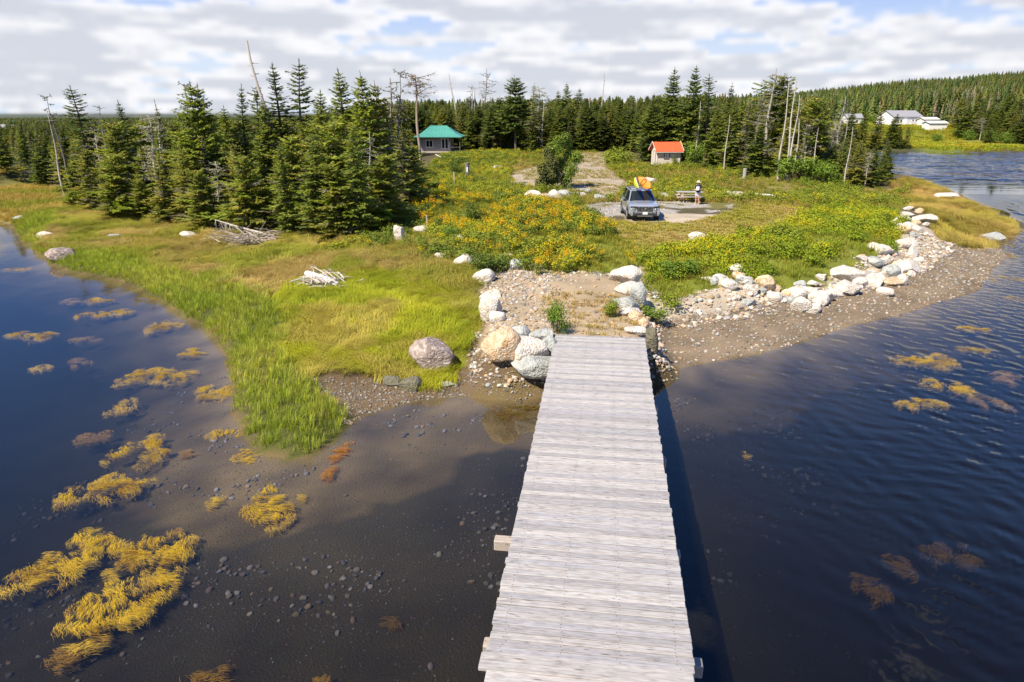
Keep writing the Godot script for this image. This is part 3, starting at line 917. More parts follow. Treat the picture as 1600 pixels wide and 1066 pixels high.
func gable_walls(w: float, d: float, h: float, rise_: float) -> ArrayMesh:
	var mb := MB.new()
	var x := w * 0.5
	var z := d * 0.5
	var c := Color.WHITE
	mb.quad(Vector3(-x, -0.4, z), Vector3(x, -0.4, z), Vector3(x, h, z), Vector3(-x, h, z), c)
	mb.quad(Vector3(x, -0.4, -z), Vector3(-x, -0.4, -z), Vector3(-x, h, -z), Vector3(x, h, -z), c)
	for s in [-1.0, 1.0]:
		var a := Vector3(s * x, -0.4, s * z)
		var b := Vector3(s * x, -0.4, -s * z)
		mb.quad(a, b, Vector3(s * x, h, -s * z), Vector3(s * x, h, s * z), c)
		mb.tri(Vector3(s * x, h, s * z), Vector3(s * x, h, -s * z), Vector3(s * x, h + rise_, 0), c)
	mb.quad(Vector3(-x, h, z), Vector3(x, h, z), Vector3(x, h + rise_, 0), Vector3(-x, h + rise_, 0), c)
	mb.quad(Vector3(x, h, -z), Vector3(-x, h, -z), Vector3(-x, h + rise_, 0), Vector3(x, h + rise_, 0), c)
	mb.quad(Vector3(-x, -0.4, -z), Vector3(x, -0.4, -z), Vector3(x, -0.4, z), Vector3(-x, -0.4, z), c)
	return mb.mesh()

func window(parent: Node, p: Vector3, w: float, h: float, turn: float, frame: Material, pane: Material, bars := 0) -> void:
	var b := Basis(Vector3.UP, turn)
	var mb := MB.new()
	for s in [-1.0, 1.0]:
		mb.box(p + b * Vector3(s * w * 0.5, 0, 0.03), Vector3(0.1, h + 0.1, 0.06), Color.WHITE, b, 0.006)
		mb.box(p + b * Vector3(0, s * h * 0.5, 0.03), Vector3(w - 0.1, 0.1, 0.06), Color.WHITE, b, 0.006)
	for k in bars:
		mb.box(p + b * Vector3(-w * 0.5 + w * (k + 1) / (bars + 1), 0, 0.025), Vector3(0.06, h - 0.1, 0.04), Color.WHITE, b)
	var f := part("window", mb.mesh(), frame, parent)
	var g := MB.new()
	g.box(p + b * Vector3(0, 0, 0.012), Vector3(w - 0.1, h - 0.1, 0.012), Color.WHITE, b)
	part("pane", g.mesh(), pane, f)

func simple_box(parent: Node, called: String, p: Vector3, s: Vector3, mat: Material, b := Basis(), bev := 0.01) -> MeshInstance3D:
	var mb := MB.new()
	mb.box(p, s, Color.WHITE, b, bev)
	return part(called, mb.mesh(), mat, parent)

func build_shed() -> void:
	var at_ := Vector2(7.66, -91.52)
	var px := at_.x
	var pz := at_.y - 1.0
	var s := thing("garden_shed", "small cream shed with bright orange-red metal roof below the dark spruces", "shed", Vector3(px, ground(px, pz) - 0.1, pz), deg_to_rad(15))
	keepouts.append([px, pz, 2.1])
	part("wall", gable_walls(3.0, 2.3, 2.1, 0.85), M.cream, s)
	add_roof(s, 3.0, 2.3, 2.1, 0.85, 0.36, 0.07, M.red_roof, 0.24)
	for x in [-1.5, 1.5]:
		simple_box(s, "corner_trim", Vector3(x, 1.0, 1.155), Vector3(0.1, 2.1, 0.03), M.cream)
	for k in 13:
		simple_box(s, "batten", Vector3(-1.38 + k * 0.23, 0.95, 1.158), Vector3(0.03, 2.0, 0.016), M.cream, Basis(), 0.004)
	window(s, Vector3(-0.28, 1.42, 1.155), 0.62, 0.8, 0.0, M.dark_trim, M.white_paint, 1)
	simple_box(s, "door", Vector3(-1.52, 0.95, 0.1), Vector3(0.05, 1.85, 0.8), M.cream)
	for z in [-0.34, 0.54]:
		simple_box(s, "door_frame", Vector3(-1.53, 0.95, z), Vector3(0.05, 1.95, 0.07), M.dark_trim)
	simple_box(s, "door_frame", Vector3(-1.53, 1.92, 0.1), Vector3(0.05, 0.07, 0.95), M.dark_trim)
	simple_box(s, "fascia", Vector3(0, 1.80, 1.49), Vector3(3.7, 0.1, 0.03), M.cream)
	for q in [[-1.0, 1.0], [1.0, 1.0], [-1.0, -1.0], [1.0, -1.0]]:
		var sl := atan2(0.85, 1.15)
		simple_box(s, "barge_board", Vector3(q[0] * 1.87, 2.52, q[1] * 0.73), Vector3(0.03, 0.13, 1.8), M.cream, Basis(Vector3.RIGHT, q[1] * sl))

func build_cottage() -> void:
	var at_ := Vector2(-26.33, -108.51)
	var px := at_.x
	var pz := at_.y - 3.0
	var c := thing("cottage", "grey shingled cottage with teal green metal roof behind the left trees", "cottage", Vector3(px, ground(px, pz), pz), deg_to_rad(4))
	c.scale = Vector3(0.9, 0.88, 0.9)
	keepouts.append([px, pz, 5.5])
	simple_box(c, "deck", Vector3(0.4, 0.35, 0.7), Vector3(8.0, 0.22, 6.2), M.timber)
	for x in [-3.2, -1.2, 0.9, 2.4, 4.1]:
		simple_box(c, "deck_post", Vector3(x, 0.0, 3.55), Vector3(0.2, 0.6, 0.2), M.timber)
	simple_box(c, "wall", Vector3(-0.6, 1.75, 0.2), Vector3(5.4, 2.6, 4.2), M.shingle)
	for k in 10:
		simple_box(c, "shingle_course", Vector3(-0.6, 0.62 + k * 0.25, 0.2), Vector3(5.46, 0.03, 4.26), M.shingle, Basis(), 0.004)
	for x in [0.85, 1.45]:
		window(c, Vector3(x, 1.8, 2.33), 0.55, 1.7, 0.0, M.white_paint, M.glass_dark)
	window(c, Vector3(-1.6, 1.8, 2.33), 1.2, 1.2, 0.0, M.white_paint, M.glass_dark, 1)
	for p in [Vector3(3.9, 1.75, 3.2), Vector3(2.1, 1.75, 3.2), Vector3(3.9, 1.75, -1.8), Vector3(-3.3, 1.75, 3.2)]:
		simple_box(c, "post", p, Vector3(0.12, 2.6, 0.12), M.dark_trim)
	simple_box(c, "railing", Vector3(3.9, 1.25, 0.7), Vector3(0.06, 0.08, 5.0), M.dark_trim)
	simple_box(c, "railing", Vector3(3.0, 1.25, 3.2), Vector3(1.8, 0.08, 0.06), M.dark_trim)
	simple_box(c, "beam", Vector3(0.3, 3.02, 3.2), Vector3(7.6, 0.16, 0.12), M.dark_trim)
	# hipped roof: a steep cap over a flatter porch skirt
	var mb := MB.new()
	var y0 := 3.05
	var e := [Vector3(-4.1, y0, 3.7), Vector3(4.3, y0, 3.7), Vector3(4.3, y0, -2.3), Vector3(-4.1, y0, -2.3)]
	var m := [Vector3(-3.1, y0 + 0.5, 2.6), Vector3(3.2, y0 + 0.5, 2.6), Vector3(3.2, y0 + 0.5, -1.4), Vector3(-3.1, y0 + 0.5, -1.4)]
	var t := [Vector3(-1.6, y0 + 1.85, 0.6), Vector3(1.3, y0 + 1.85, 0.6)]
	for k in 4:
		var k2 := (k + 1) % 4
		mb.quad(e[k], e[k2], m[k2], m[k], Color.WHITE)
	mb.quad(m[0], m[1], t[1], t[0], Color.WHITE)
	mb.tri(m[1], m[2], t[1], Color.WHITE)
	mb.quad(m[2], m[3], t[0], t[1], Color.WHITE)
	mb.tri(m[3], m[0], t[0], Color.WHITE)
	mb.quad(e[3], e[2], e[1], e[0], Color.WHITE)
	var roof := part("roof", mb.mesh(), M.teal_roof, c)
	var rb := MB.new()
	for k in 16:
		var x := -3.9 + k * 0.52
		rb.tube([Vector3(x, y0 + 0.02, 3.68), Vector3(lerpf(-3.0, 3.1, k / 15.0), y0 + 0.52, 2.6), Vector3(lerpf(-1.6, 1.3, k / 15.0), y0 + 1.86, 0.62)], [0.02, 0.02, 0.02], 4, Color.WHITE)
	part("rib", rb.mesh(), M.teal_roof, roof).set_meta("kind", "stuff")
	simple_box(c, "fascia", Vector3(0.1, y0 - 0.06, 3.71), Vector3(8.4, 0.12, 0.03), M.teal_roof)

func build_car() -> void:
	var at_ := Vector2(2.24, -43.57)
	var px := at_.x + 0.1
	var pz := at_.y - 2.4
	var y := ground(px, pz - 0.5)
	keepouts.append([px, pz + 1.2, 1.3]); keepouts.append([px, pz - 1.3, 1.3]); keepouts.append([px, pz, 1.3])
	var car := thing("parked_car", "grey sport utility vehicle parked facing the dock with kayaks on its roof", "car", Vector3(px, y + 0.02, pz), deg_to_rad(6))
	var sec := func(z: float, w: float, top: float, low: float) -> Array:
		return [Vector3(-w * 0.9, low, z), Vector3(w * 0.9, low, z), Vector3(w * 0.985, low + 0.14, z), Vector3(w, 0.72, z), Vector3(w * 0.97, top - 0.14, z), Vector3(w * 0.86, top - 0.02, z), Vector3(w * 0.45, top + 0.015, z), Vector3(-w * 0.45, top + 0.015, z), Vector3(-w * 0.86, top - 0.02, z), Vector3(-w * 0.97, top - 0.14, z), Vector3(-w, 0.72, z), Vector3(-w * 0.985, low + 0.14, z)]
	var mb := MB.new()
	mb.loft([sec.call(-2.42, 0.88, 1.0, 0.45), sec.call(-2.3, 0.95, 1.1, 0.34), sec.call(-1.2, 0.99, 1.14, 0.3), sec.call(0.9, 0.99, 1.15, 0.3), sec.call(1.25, 0.98, 1.12, 0.3), sec.call(2.0, 0.97, 1.06, 0.32), sec.call(2.32, 0.94, 1.0, 0.34), sec.call(2.42, 0.88, 0.93, 0.42)], Color.WHITE)
	part("body", mb.mesh(), M.car_paint, car)
	var cab := MB.new()
	var lo := [Vector3(-0.88, 1.1, 1.12), Vector3(0.88, 1.1, 1.12), Vector3(0.92, 1.1, -0.6), Vector3(0.9, 1.1, -2.32), Vector3(-0.9, 1.1, -2.32), Vector3(-0.92, 1.1, -0.6)]
	var hi := [Vector3(-0.66, 1.7, 0.28), Vector3(0.66, 1.7, 0.28), Vector3(0.7, 1.75, -0.6), Vector3(0.67, 1.72, -1.95), Vector3(-0.67, 1.72, -1.95), Vector3(-0.7, 1.75, -0.6)]
	cab.loft([lo, hi], Color.WHITE)
	part("cabin", cab.mesh(), M.car_paint, car)
	var glass := func(q: Array, called: String, shrink: float) -> void:
		var g := MB.new()
		var ctr: Vector3 = (q[0] + q[1] + q[2] + q[3]) * 0.25
		var nn: Vector3 = (q[1] - q[0]).cross(q[3] - q[0]).normalized()
		var r := q.map(func(p): return ctr + (p - ctr) * shrink + nn * 0.006)
		g.quad(r[0], r[1], r[2], r[3], Color.WHITE)
		part(called, g.mesh(), M.car_glass, car)
	glass.call([lo[0], lo[1], hi[1], hi[0]], "windshield", 0.92)
	glass.call([lo[3], lo[4], hi[4], hi[3]], "rear_window", 0.86)
	for s in [1, -1]:
		var a: Array = [lo[1], lo[2], hi[2], hi[1]] if s > 0 else [lo[5], lo[0], hi[0], hi[5]]
		var b: Array = [lo[2], lo[3], hi[3], hi[2]] if s > 0 else [lo[4], lo[5], hi[5], hi[4]]
		glass.call(a, "side_window", 0.86)
		glass.call(b, "side_window", 0.86)
		simple_box(car, "roof_rail", Vector3(s * 0.63, 1.79, -0.9), Vector3(0.05, 0.05, 1.9), M.black_plastic)
		simple_box(car, "mirror", Vector3(s * 1.06, 1.17, 0.82), Vector3(0.24, 0.16, 0.12), M.black_plastic, Basis(), 0.04)
		simple_box(car, "headlight", Vector3(s * 0.7, 0.9, 2.37), Vector3(0.42, 0.11, 0.16), M.black_plastic, Basis(Vector3.UP, s * 0.3), 0.03)
		simple_box(car, "headlight", Vector3(s * 0.74, 0.77, 2.39), Vector3(0.3, 0.1, 0.1), M.chrome, Basis(Vector3.UP, s * 0.3), 0.03)
		simple_box(car, "fog_light", Vector3(s * 0.74, 0.56, 2.38), Vector3(0.2, 0.18, 0.08), M.black_plastic, Basis(Vector3.UP, s * 0.25), 0.02)
		simple_box(car, "sill_cladding", Vector3(s * 0.98, 0.36, 0), Vector3(0.06, 0.16, 2.4), M.black_plastic, Basis(), 0.02)
		for z in [1.45, -1.45]:
			var w := Node3D.new()
			w.name = "wheel"
			car.add_child(w, true)
			w.position = Vector3(s * 0.88, 0.37, z)
			var ty := CylinderMesh.new()
			ty.top_radius = 0.37; ty.bottom_radius = 0.37; ty.height = 0.24
			part("tyre", ty, M.tyre, w).rotation.z = PI / 2
			var rm := CylinderMesh.new()
			rm.top_radius = 0.24; rm.bottom_radius = 0.24; rm.height = 0.255
			part("rim", rm, M.chrome, w).rotation.z = PI / 2
			var ar := MB.new()
			for k in 10:
				var a0 := PI * k / 10.0
				var a1 := PI * (k + 1) / 10.0
				var x: float = s * 0.995
				ar.quad(Vector3(x, 0.37 + sin(a0) * 0.4, z + cos(a0) * 0.4), Vector3(x, 0.37 + sin(a1) * 0.4, z + cos(a1) * 0.4), Vector3(x, 0.37 + sin(a1) * 0.47, z + cos(a1) * 0.47), Vector3(x, 0.37 + sin(a0) * 0.47, z + cos(a0) * 0.47), Color.WHITE)
			part("wheel_arch", ar.mesh(), M.black_plastic, car)
	var gr := simple_box(car, "grille", Vector3(0, 0.78, 2.4), Vector3(1.0, 0.32, 0.07), M.black_plastic, Basis(), 0.02)
	for k in 3:
		for j in 5:
			simple_box(gr, "bar", Vector3(-0.4 + j * 0.2, 0.68 + k * 0.1, 2.442), Vector3(0.15, 0.022, 0.012), M.chrome, Basis(Vector3.BACK, 0.25 if (j + k) % 2 else -0.25), 0.003)
	simple_box(gr, "emblem", Vector3(0, 0.8, 2.448), Vector3(0.13, 0.1, 0.014), M.chrome)
	simple_box(car, "bumper", Vector3(0, 0.44, 2.41), Vector3(1.5, 0.16, 0.12), M.black_plastic, Basis(), 0.03)
	simple_box(car, "skid_plate", Vector3(0, 0.36, 2.46), Vector3(0.95, 0.06, 0.04), M.chrome, Basis(), 0.01)
	simple_box(car, "bumper_strip", Vector3(0, 0.575, 2.43), Vector3(1.2, 0.05, 0.04), M.chrome, Basis(), 0.01)
	simple_box(car, "licence_plate", Vector3(0, 0.53, 2.475), Vector3(0.31, 0.15, 0.012), M.white_paint, Basis(), 0.004)
	for z in [-0.35, -1.45]:
		simple_box(car, "cross_bar", Vector3(0, 1.83, z), Vector3(1.36, 0.035, 0.06), M.black_plastic)
	kayak("kayak", "lime yellow kayak tipped on edge on the roof of the car", Transform3D(Basis.from_euler(Vector3(0.0, deg_to_rad(90), 0.0)).rotated(Vector3.RIGHT, 0.06), Vector3(px - 0.3, y + 2.14, pz - 0.2)), M.kayak_grey, M.kayak_lime, 1.45, 1.9)
	kayak("kayak", "orange kayak slung askew on the roof of the car", Transform3D(Basis.from_euler(Vector3(0.0, deg_to_rad(99), 0.0)).rotated(Vector3.RIGHT, 0.1), Vector3(px + 0.3, y + 2.12, pz - 0.3)), M.kayak_orange, M.kayak_orange, -0.9, 1.85)

func kayak(called: String, label: String, xf: Transform3D, deck_mat: Material, hull_mat: Material, roll: float, half: float) -> void:
	var k := thing(called, label, "kayak")
	k.transform = xf * Transform3D(Basis(Vector3.RIGHT, roll), Vector3.ZERO)
	var rings := [[], []]
	for i in 17:
		var t := -1.0 + i / 8.0
		var w := 0.29 * pow(maxf(1.0 - t * t, 0.0), 0.85) + 0.012
		var roc := 0.10 * t * t
		var d := []
		var h := []
		for j in 9:
			var a := PI * j / 8.0
			d.append(Vector3(t * half, roc + sin(a) * (0.03 + 0.08 * (1.0 - t * t)), cos(a) * w))
			h.append(Vector3(t * half, roc - sin(a) * 0.13 * (1.02 - t * t * 0.9), -cos(a) * w))
		rings[0].append(d)
		rings[1].append(h)
	for q in 2:
		var mb := MB.new()
		for i in 16:
			for j in 8:
				mb.quad(rings[q][i][j], rings[q][i + 1][j], rings[q][i + 1][j + 1], rings[q][i][j + 1], Color.WHITE)
		mb.smooth()
		part(["deck", "hull"][q], mb.mesh(), [deck_mat, hull_mat][q], k)
	var co := MB.new()
	var pts := []
	var rr := []
	for i in 17:
		var a := TAU * i / 16.0
		pts.append(Vector3(cos(a) * 0.42, 0.15, sin(a) * 0.23))
		rr.append(0.022)
	co.tube(pts, rr, 5, Color.WHITE)
	part("cockpit_rim", co.mesh(), M.black_plastic, k)

func build_table() -> void:
	var at_ := Vector2(6.50, -54.20)
	var px := at_.x
	var pz := at_.y - 0.4
	var t := thing("picnic_table", "weathered wooden picnic table with orange-brown legs beside the standing person", "table", Vector3(px, ground(px, pz), pz), deg_to_rad(8))
	keepouts.append([px, pz, 1.1])
	for k in 5:
		simple_box(t, "table_board", Vector3(0, 0.76, -0.32 + k * 0.16), Vector3(1.95, 0.045, 0.148), M.decks[k % 4])
	for z in [-0.78, -0.64, 0.64, 0.78]:
		simple_box(t, "bench_board", Vector3(0, 0.45, z), Vector3(1.95, 0.045, 0.13), M.decks[0])
	for x in [-0.62, 0.62]:
		simple_box(t, "bench_beam", Vector3(x, 0.39, 0), Vector3(0.045, 0.09, 1.7), M.fresh_wood)
		simple_box(t, "top_beam", Vector3(x, 0.70, 0), Vector3(0.045, 0.07, 0.74), M.fresh_wood)
		for s in [-1.0, 1.0]:
			simple_box(t, "leg", Vector3(x + 0.046, 0.35, s * 0.52), Vector3(0.045, 0.84, 0.1), M.fresh_wood, Basis(Vector3.RIGHT, -s * 0.5))

# a body as one continuous surface: tapered capsules joined by a smooth minimum, meshed as surface nets
func nets(bones: Array, cell: float, blend: float, mat: Material, clip_lo := -9.0, clip_hi := 9.0) -> ArrayMesh:
	var lo := Vector3(1e9, 1e9, 1e9)
	var hi := -lo
	for q in bones:
		var r := Vector3.ONE * (maxf(q[2], q[3]) + cell * 2.5)
		lo = lo.min(q[0] - r).min(q[1] - r)
		hi = hi.max(q[0] + r).max(q[1] + r)
	lo.y = maxf(lo.y, clip_lo - cell * 2); hi.y = minf(hi.y, clip_hi + cell * 2)
	var nx := int((hi.x - lo.x) / cell) + 2
	var ny := int((hi.y - lo.y) / cell) + 2
	var nzz := int((hi.z - lo.z) / cell) + 2
	var f := PackedFloat32Array()
	f.resize(nx * ny * nzz)
	f.fill(1.0)
	for q in bones:
		var a: Vector3 = q[0]
		var ab: Vector3 = q[1] - a
		var l2 := maxf(ab.length_squared(), 1e-9)
		var rr := maxf(q[2], q[3]) + blend * 1.5 + cell * 2
		var b0 := Vector3i(((a.min(q[1]) - Vector3.ONE * rr - lo) / cell).floor()).clamp(Vector3i.ZERO, Vector3i(nx - 1, ny - 1, nzz - 1))
		var b1 := Vector3i(((a.max(q[1]) + Vector3.ONE * rr - lo) / cell).ceil()).clamp(Vector3i.ZERO, Vector3i(nx - 1, ny - 1, nzz - 1))
		for k in range(b0.z, b1.z + 1):
			for j in range(b0.y, b1.y + 1):
				for i in range(b0.x, b1.x + 1):
					var p := lo + Vector3(i, j, k) * cell
					var t := clampf((p - a).dot(ab) / l2, 0.0, 1.0)
					var d := p.distance_to(a + ab * t) - lerpf(q[2], q[3], t)
					var at := (k * ny + j) * nx + i
					var e := f[at]
					var h := clampf(0.5 + 0.5 * (e - d) / blend, 0.0, 1.0)
					f[at] = lerpf(e, d, h) - blend * h * (1.0 - h)
	for k in nzz:
		for j in ny:
			var yy := lo.y + j * cell
			var cut := maxf(clip_lo - yy, yy - clip_hi)
			if cut > -cell * 1.5:
				for i in nx:
					var at := (k * ny + j) * nx + i
					f[at] = maxf(f[at], cut)
	var vert := {}
	var mb := MB.new()
	for k in nzz - 1:
		for j in ny - 1:
			for i in nx - 1:
				var at := (k * ny + j) * nx + i
				var s := 0
				var ids := [at, at + 1, at + nx, at + nx + 1, at + nx * ny, at + nx * ny + 1, at + nx * ny + nx, at + nx * ny + nx + 1]
				for q in ids: s += 1 if f[q] < 0.0 else 0
				if s == 0 or s == 8: continue
				var sum := Vector3()
				var cnt := 0
				for e in [[0, 1], [2, 3], [4, 5], [6, 7], [0, 2], [1, 3], [4, 6], [5, 7], [0, 4], [1, 5], [2, 6], [3, 7]]:
					var fa := f[ids[e[0]]]
					var fb := f[ids[e[1]]]
					if (fa < 0.0) == (fb < 0.0): continue
					var pa := Vector3(e[0] & 1, (e[0] >> 1) & 1, e[0] >> 2)
					var pb := Vector3(e[1] & 1, (e[1] >> 1) & 1, e[1] >> 2)
					sum += pa.lerp(pb, fa / (fa - fb))
					cnt += 1
				vert[at] = lo + (Vector3(i, j, k) + sum / cnt) * cell
	for at in vert:
		var st := [1, nx, nx * ny]
		for ax in 3:
			var u: int = st[(ax + 1) % 3]
			var w: int = st[(ax + 2) % 3]
			var nb: int = at + st[ax]
			if nb >= f.size() or (f[at] < 0.0) == (f[nb] < 0.0): continue
			if not (vert.has(at - u) and vert.has(at - w) and vert.has(at - u - w)): continue
			if f[at] < 0.0: mb.quad(vert[at - u - w], vert[at - w], vert[at], vert[at - u], Color.WHITE)
			else: mb.quad(vert[at - u - w], vert[at - u], vert[at], vert[at - w], Color.WHITE)
	mb.smooth()
	return mb.mesh(mat)

func build_person() -> void:
	var at_ := Vector2(6.94, -53.10)
	var px := at_.x
	var pz := at_.y
	var p := thing("person", "person in navy top and sun hat reading a white sheet by the table", "person", Vector3(px, ground(px, pz), pz), deg_to_rad(-14))
	keepouts.append([px, pz, 0.5])
	var V := func(x: float, y: float, z: float) -> Vector3: return Vector3(x, y, z)
	var bones := [
		[V.call(-0.05, 0.93, 0), V.call(0.05, 0.93, 0), 0.13, 0.13], [V.call(0, 0.95, 0), V.call(0, 1.2, 0.0), 0.13, 0.12], [V.call(0, 1.2, 0), V.call(0, 1.34, -0.01), 0.125, 0.13],
		[V.call(-0.13, 1.37, -0.01), V.call(0.13, 1.37, -0.01), 0.07, 0.07], [V.call(0, 1.38, -0.01), V.call(0, 1.5, 0.03), 0.055, 0.05],
		[V.call(0, 1.53, 0.03), V.call(0, 1.62, 0.03), 0.082, 0.092], [V.call(0, 1.515, 0.085), V.call(0, 1.545, 0.09), 0.035, 0.04], [V.call(0, 1.575, 0.118), V.call(0, 1.55, 0.13), 0.011, 0.014],
		[V.call(-0.088, 1.57, 0.02), V.call(-0.09, 1.60, 0.015), 0.016, 0.018], [V.call(0.088, 1.57, 0.02), V.call(0.09, 1.60, 0.015), 0.016, 0.018]]
	var shirt := [bones[0], bones[1], bones[2], bones[3]].map(func(q): return [q[0], q[1], q[2] + 0.018, q[3] + 0.018])
	var shorts := [bones[0]].map(func(q): return [q[0], q[1], q[2] + 0.02, q[3] + 0.02])
	for s in [-1.0, 1.0]:
		var hip := Vector3(s * 0.085, 0.9, 0)
		var knee := Vector3(s * 0.095, 0.49, 0.025)
		var ank := Vector3(s * 0.1, 0.09, -0.01)
		bones.append_array([[hip, knee, 0.085, 0.055], [knee, Vector3(s * 0.098, 0.34, -0.005), 0.055, 0.056], [Vector3(s * 0.098, 0.34, -0.005), ank, 0.056, 0.035], [ank, Vector3(s * 0.1, 0.035, -0.04), 0.036, 0.034], [Vector3(s * 0.1, 0.035, -0.03), Vector3(s * 0.115, 0.028, 0.15), 0.034, 0.028]])
		shorts.append([hip, hip.lerp(knee, 0.72), 0.108, 0.1])
		var sh := Vector3(s * 0.18, 1.36, -0.01)
		var el := Vector3(s * 0.235, 1.09, 0.0)
		var wr := Vector3(s * 0.1, 1.1 + s * 0.04, 0.23)
		bones.append_array([[sh, el, 0.048, 0.038], [el, wr, 0.038, 0.026]])
		shirt.append([sh, sh.lerp(el, 0.62), 0.066, 0.062])
		var fd := Vector3(-s * 0.55, 0.25, 0.6).normalized()
		var pc := wr + fd * 0.06
		bones.append([wr, wr + fd * 0.085, 0.025, 0.032])
		for k in 4:
			var b: Vector3 = wr + fd * 0.09 + Vector3(0, -0.03 + 0.02 * k, 0)
			var l: float = [0.032, 0.04, 0.043, 0.036][k]
			var mid: Vector3 = b + fd * l
			bones.append_array([[b, mid, 0.0095, 0.009], [mid, mid + (fd + Vector3(-s * 0.5, 0, -0.5)).normalized() * l * 0.8, 0.009, 0.008]])
		bones.append([pc + Vector3(0, 0.02, -0.01), pc + Vector3(-s * 0.02, 0.06, 0.03), 0.012, 0.01])
	part("body", nets(bones, 0.014, 0.03, M.skin), M.skin, p)
	part("shirt", nets(shirt, 0.025, 0.05, M.navy, 0.86, 1.43), M.navy, p)
	part("shorts", nets(shorts, 0.025, 0.04, M.pale_cloth, 0.58, 0.97), M.pale_cloth, p)
	var hat := MB.new()
	var prof := [[0.0, 1.755], [0.07, 1.75], [0.1, 1.71], [0.106, 1.65], [0.2, 1.632], [0.2, 1.62], [0.1, 1.635]]
	for k in prof.size() - 1:
		for j in 18:
			var a0 := TAU * j / 18.0
			var a1 := TAU * (j + 1) / 18.0
			var q := func(i: int, a: float) -> Vector3: return Vector3(sin(a) * prof[i][0], prof[i][1], 0.03 + cos(a) * prof[i][0])
			hat.quad(q.call(k, a0), q.call(k + 1, a0), q.call(k + 1, a1), q.call(k, a1), Color.WHITE)
	part("sun_hat", hat.mesh(), M.straw, p)
	part("hair", nets([[Vector3(0, 1.6, 0.01), Vector3(0, 1.52, -0.035), 0.1, 0.075]], 0.02, 0.02, M.hair, 1.45, 1.64), M.hair, p)
	for s in [-1.0, 1.0]:
		var e := SphereMesh.new()
		e.radius = 0.011; e.height = 0.022; e.radial_segments = 8; e.rings = 4
		part("eye", e, M.black_plastic, p).position = Vector3(s * 0.034, 1.588, 0.112)
		simple_box(p, "sandal", Vector3(s * 0.108, 0.008, 0.05), Vector3(0.09, 0.02, 0.26), M.straw, Basis(Vector3.UP, s * 0.06), 0.008)
	simple_box(p, "mouth", Vector3(0, 1.522, 0.124), Vector3(0.04, 0.008, 0.006), M.lips, Basis(), 0.002)
	var sheet := solo("paper_sheet", null, null, "white sheet of paper held in the hands of the person", "paper")
	var sb := MB.new()
	sb.box(Vector3.ZERO, Vector3(0.21, 0.28, 0.004), Color.WHITE)
	sheet.mesh = sb.mesh()
	sheet.set_surface_override_material(0, M.white_paint)
	sheet.transform = p.transform * Transform3D(Basis(Vector3.RIGHT, -0.6), Vector3(-0.0, 1.2, 0.335))

func driftwood(called: String, label: String, category: String, x: float, z: float, sticks: int, span: float, col: Color, log_len := 0.0, log_r := 0.14) -> void:
	var o := thing(called, label, category, Vector3(x, ground(x, z), z))
	keepouts.append([x, z, span * 0.35])
	if log_len > 0.0:
		var mb := MB.new()
		var a := Vector3(-log_len * 0.5, 0.42, -0.25)
		var b := Vector3(log_len * 0.5, 0.12, 0.35)
		mb.tube([a, a.lerp(b, 0.5) + Vector3(0, 0.04, 0), b], [log_r, log_r * 0.9, log_r * 0.8], 10, Color(0.62, 0.6, 0.57), 0.1, rng)
		part("log", mb.mesh(), M.bark, o)
	for k in sticks:
		var mb := MB.new()
		var b0 := Vector3(rng.randfn() * span * 0.14, rng.randf_range(0.0, 0.12 * span), rng.randfn() * span * 0.12)
		var d := Vector3(rng.randfn() * 0.7 + 0.7 * signf(rng.randfn()), absf(rng.randfn()) * 0.22, rng.randfn() * 0.45).normalized()
		var l := span * rng.randf_range(0.15, 0.5)
		var pts := [b0 - d * l * 0.3, b0 + d * l * 0.3 + Vector3(0, rng.randf_range(-0.05, 0.1), 0), b0 + d * l * 0.7 + Vector3(0, -rng.randf() * 0.1, rng.randfn() * 0.1)]
		for q in pts.size(): pts[q].y = maxf(pts[q].y, 0.02)
		var r := rng.randf_range(0.014, 0.045)
		mb.tube(pts, [r, r * 0.8, r * 0.3], 5, vary(col, 0.2), 0.1, rng)
		for q in 4:
			var p: Vector3 = pts[1].lerp(pts[2], rng.randf())
			mb.tube([p, p + (d + Vector3(rng.randfn(), rng.randfn() * 0.5, rng.randfn())).normalized() * l * 0.22], [r * 0.4, r * 0.15], 3, vary(col, 0.2))
		part("branch", mb.mesh(), M.bark, o)

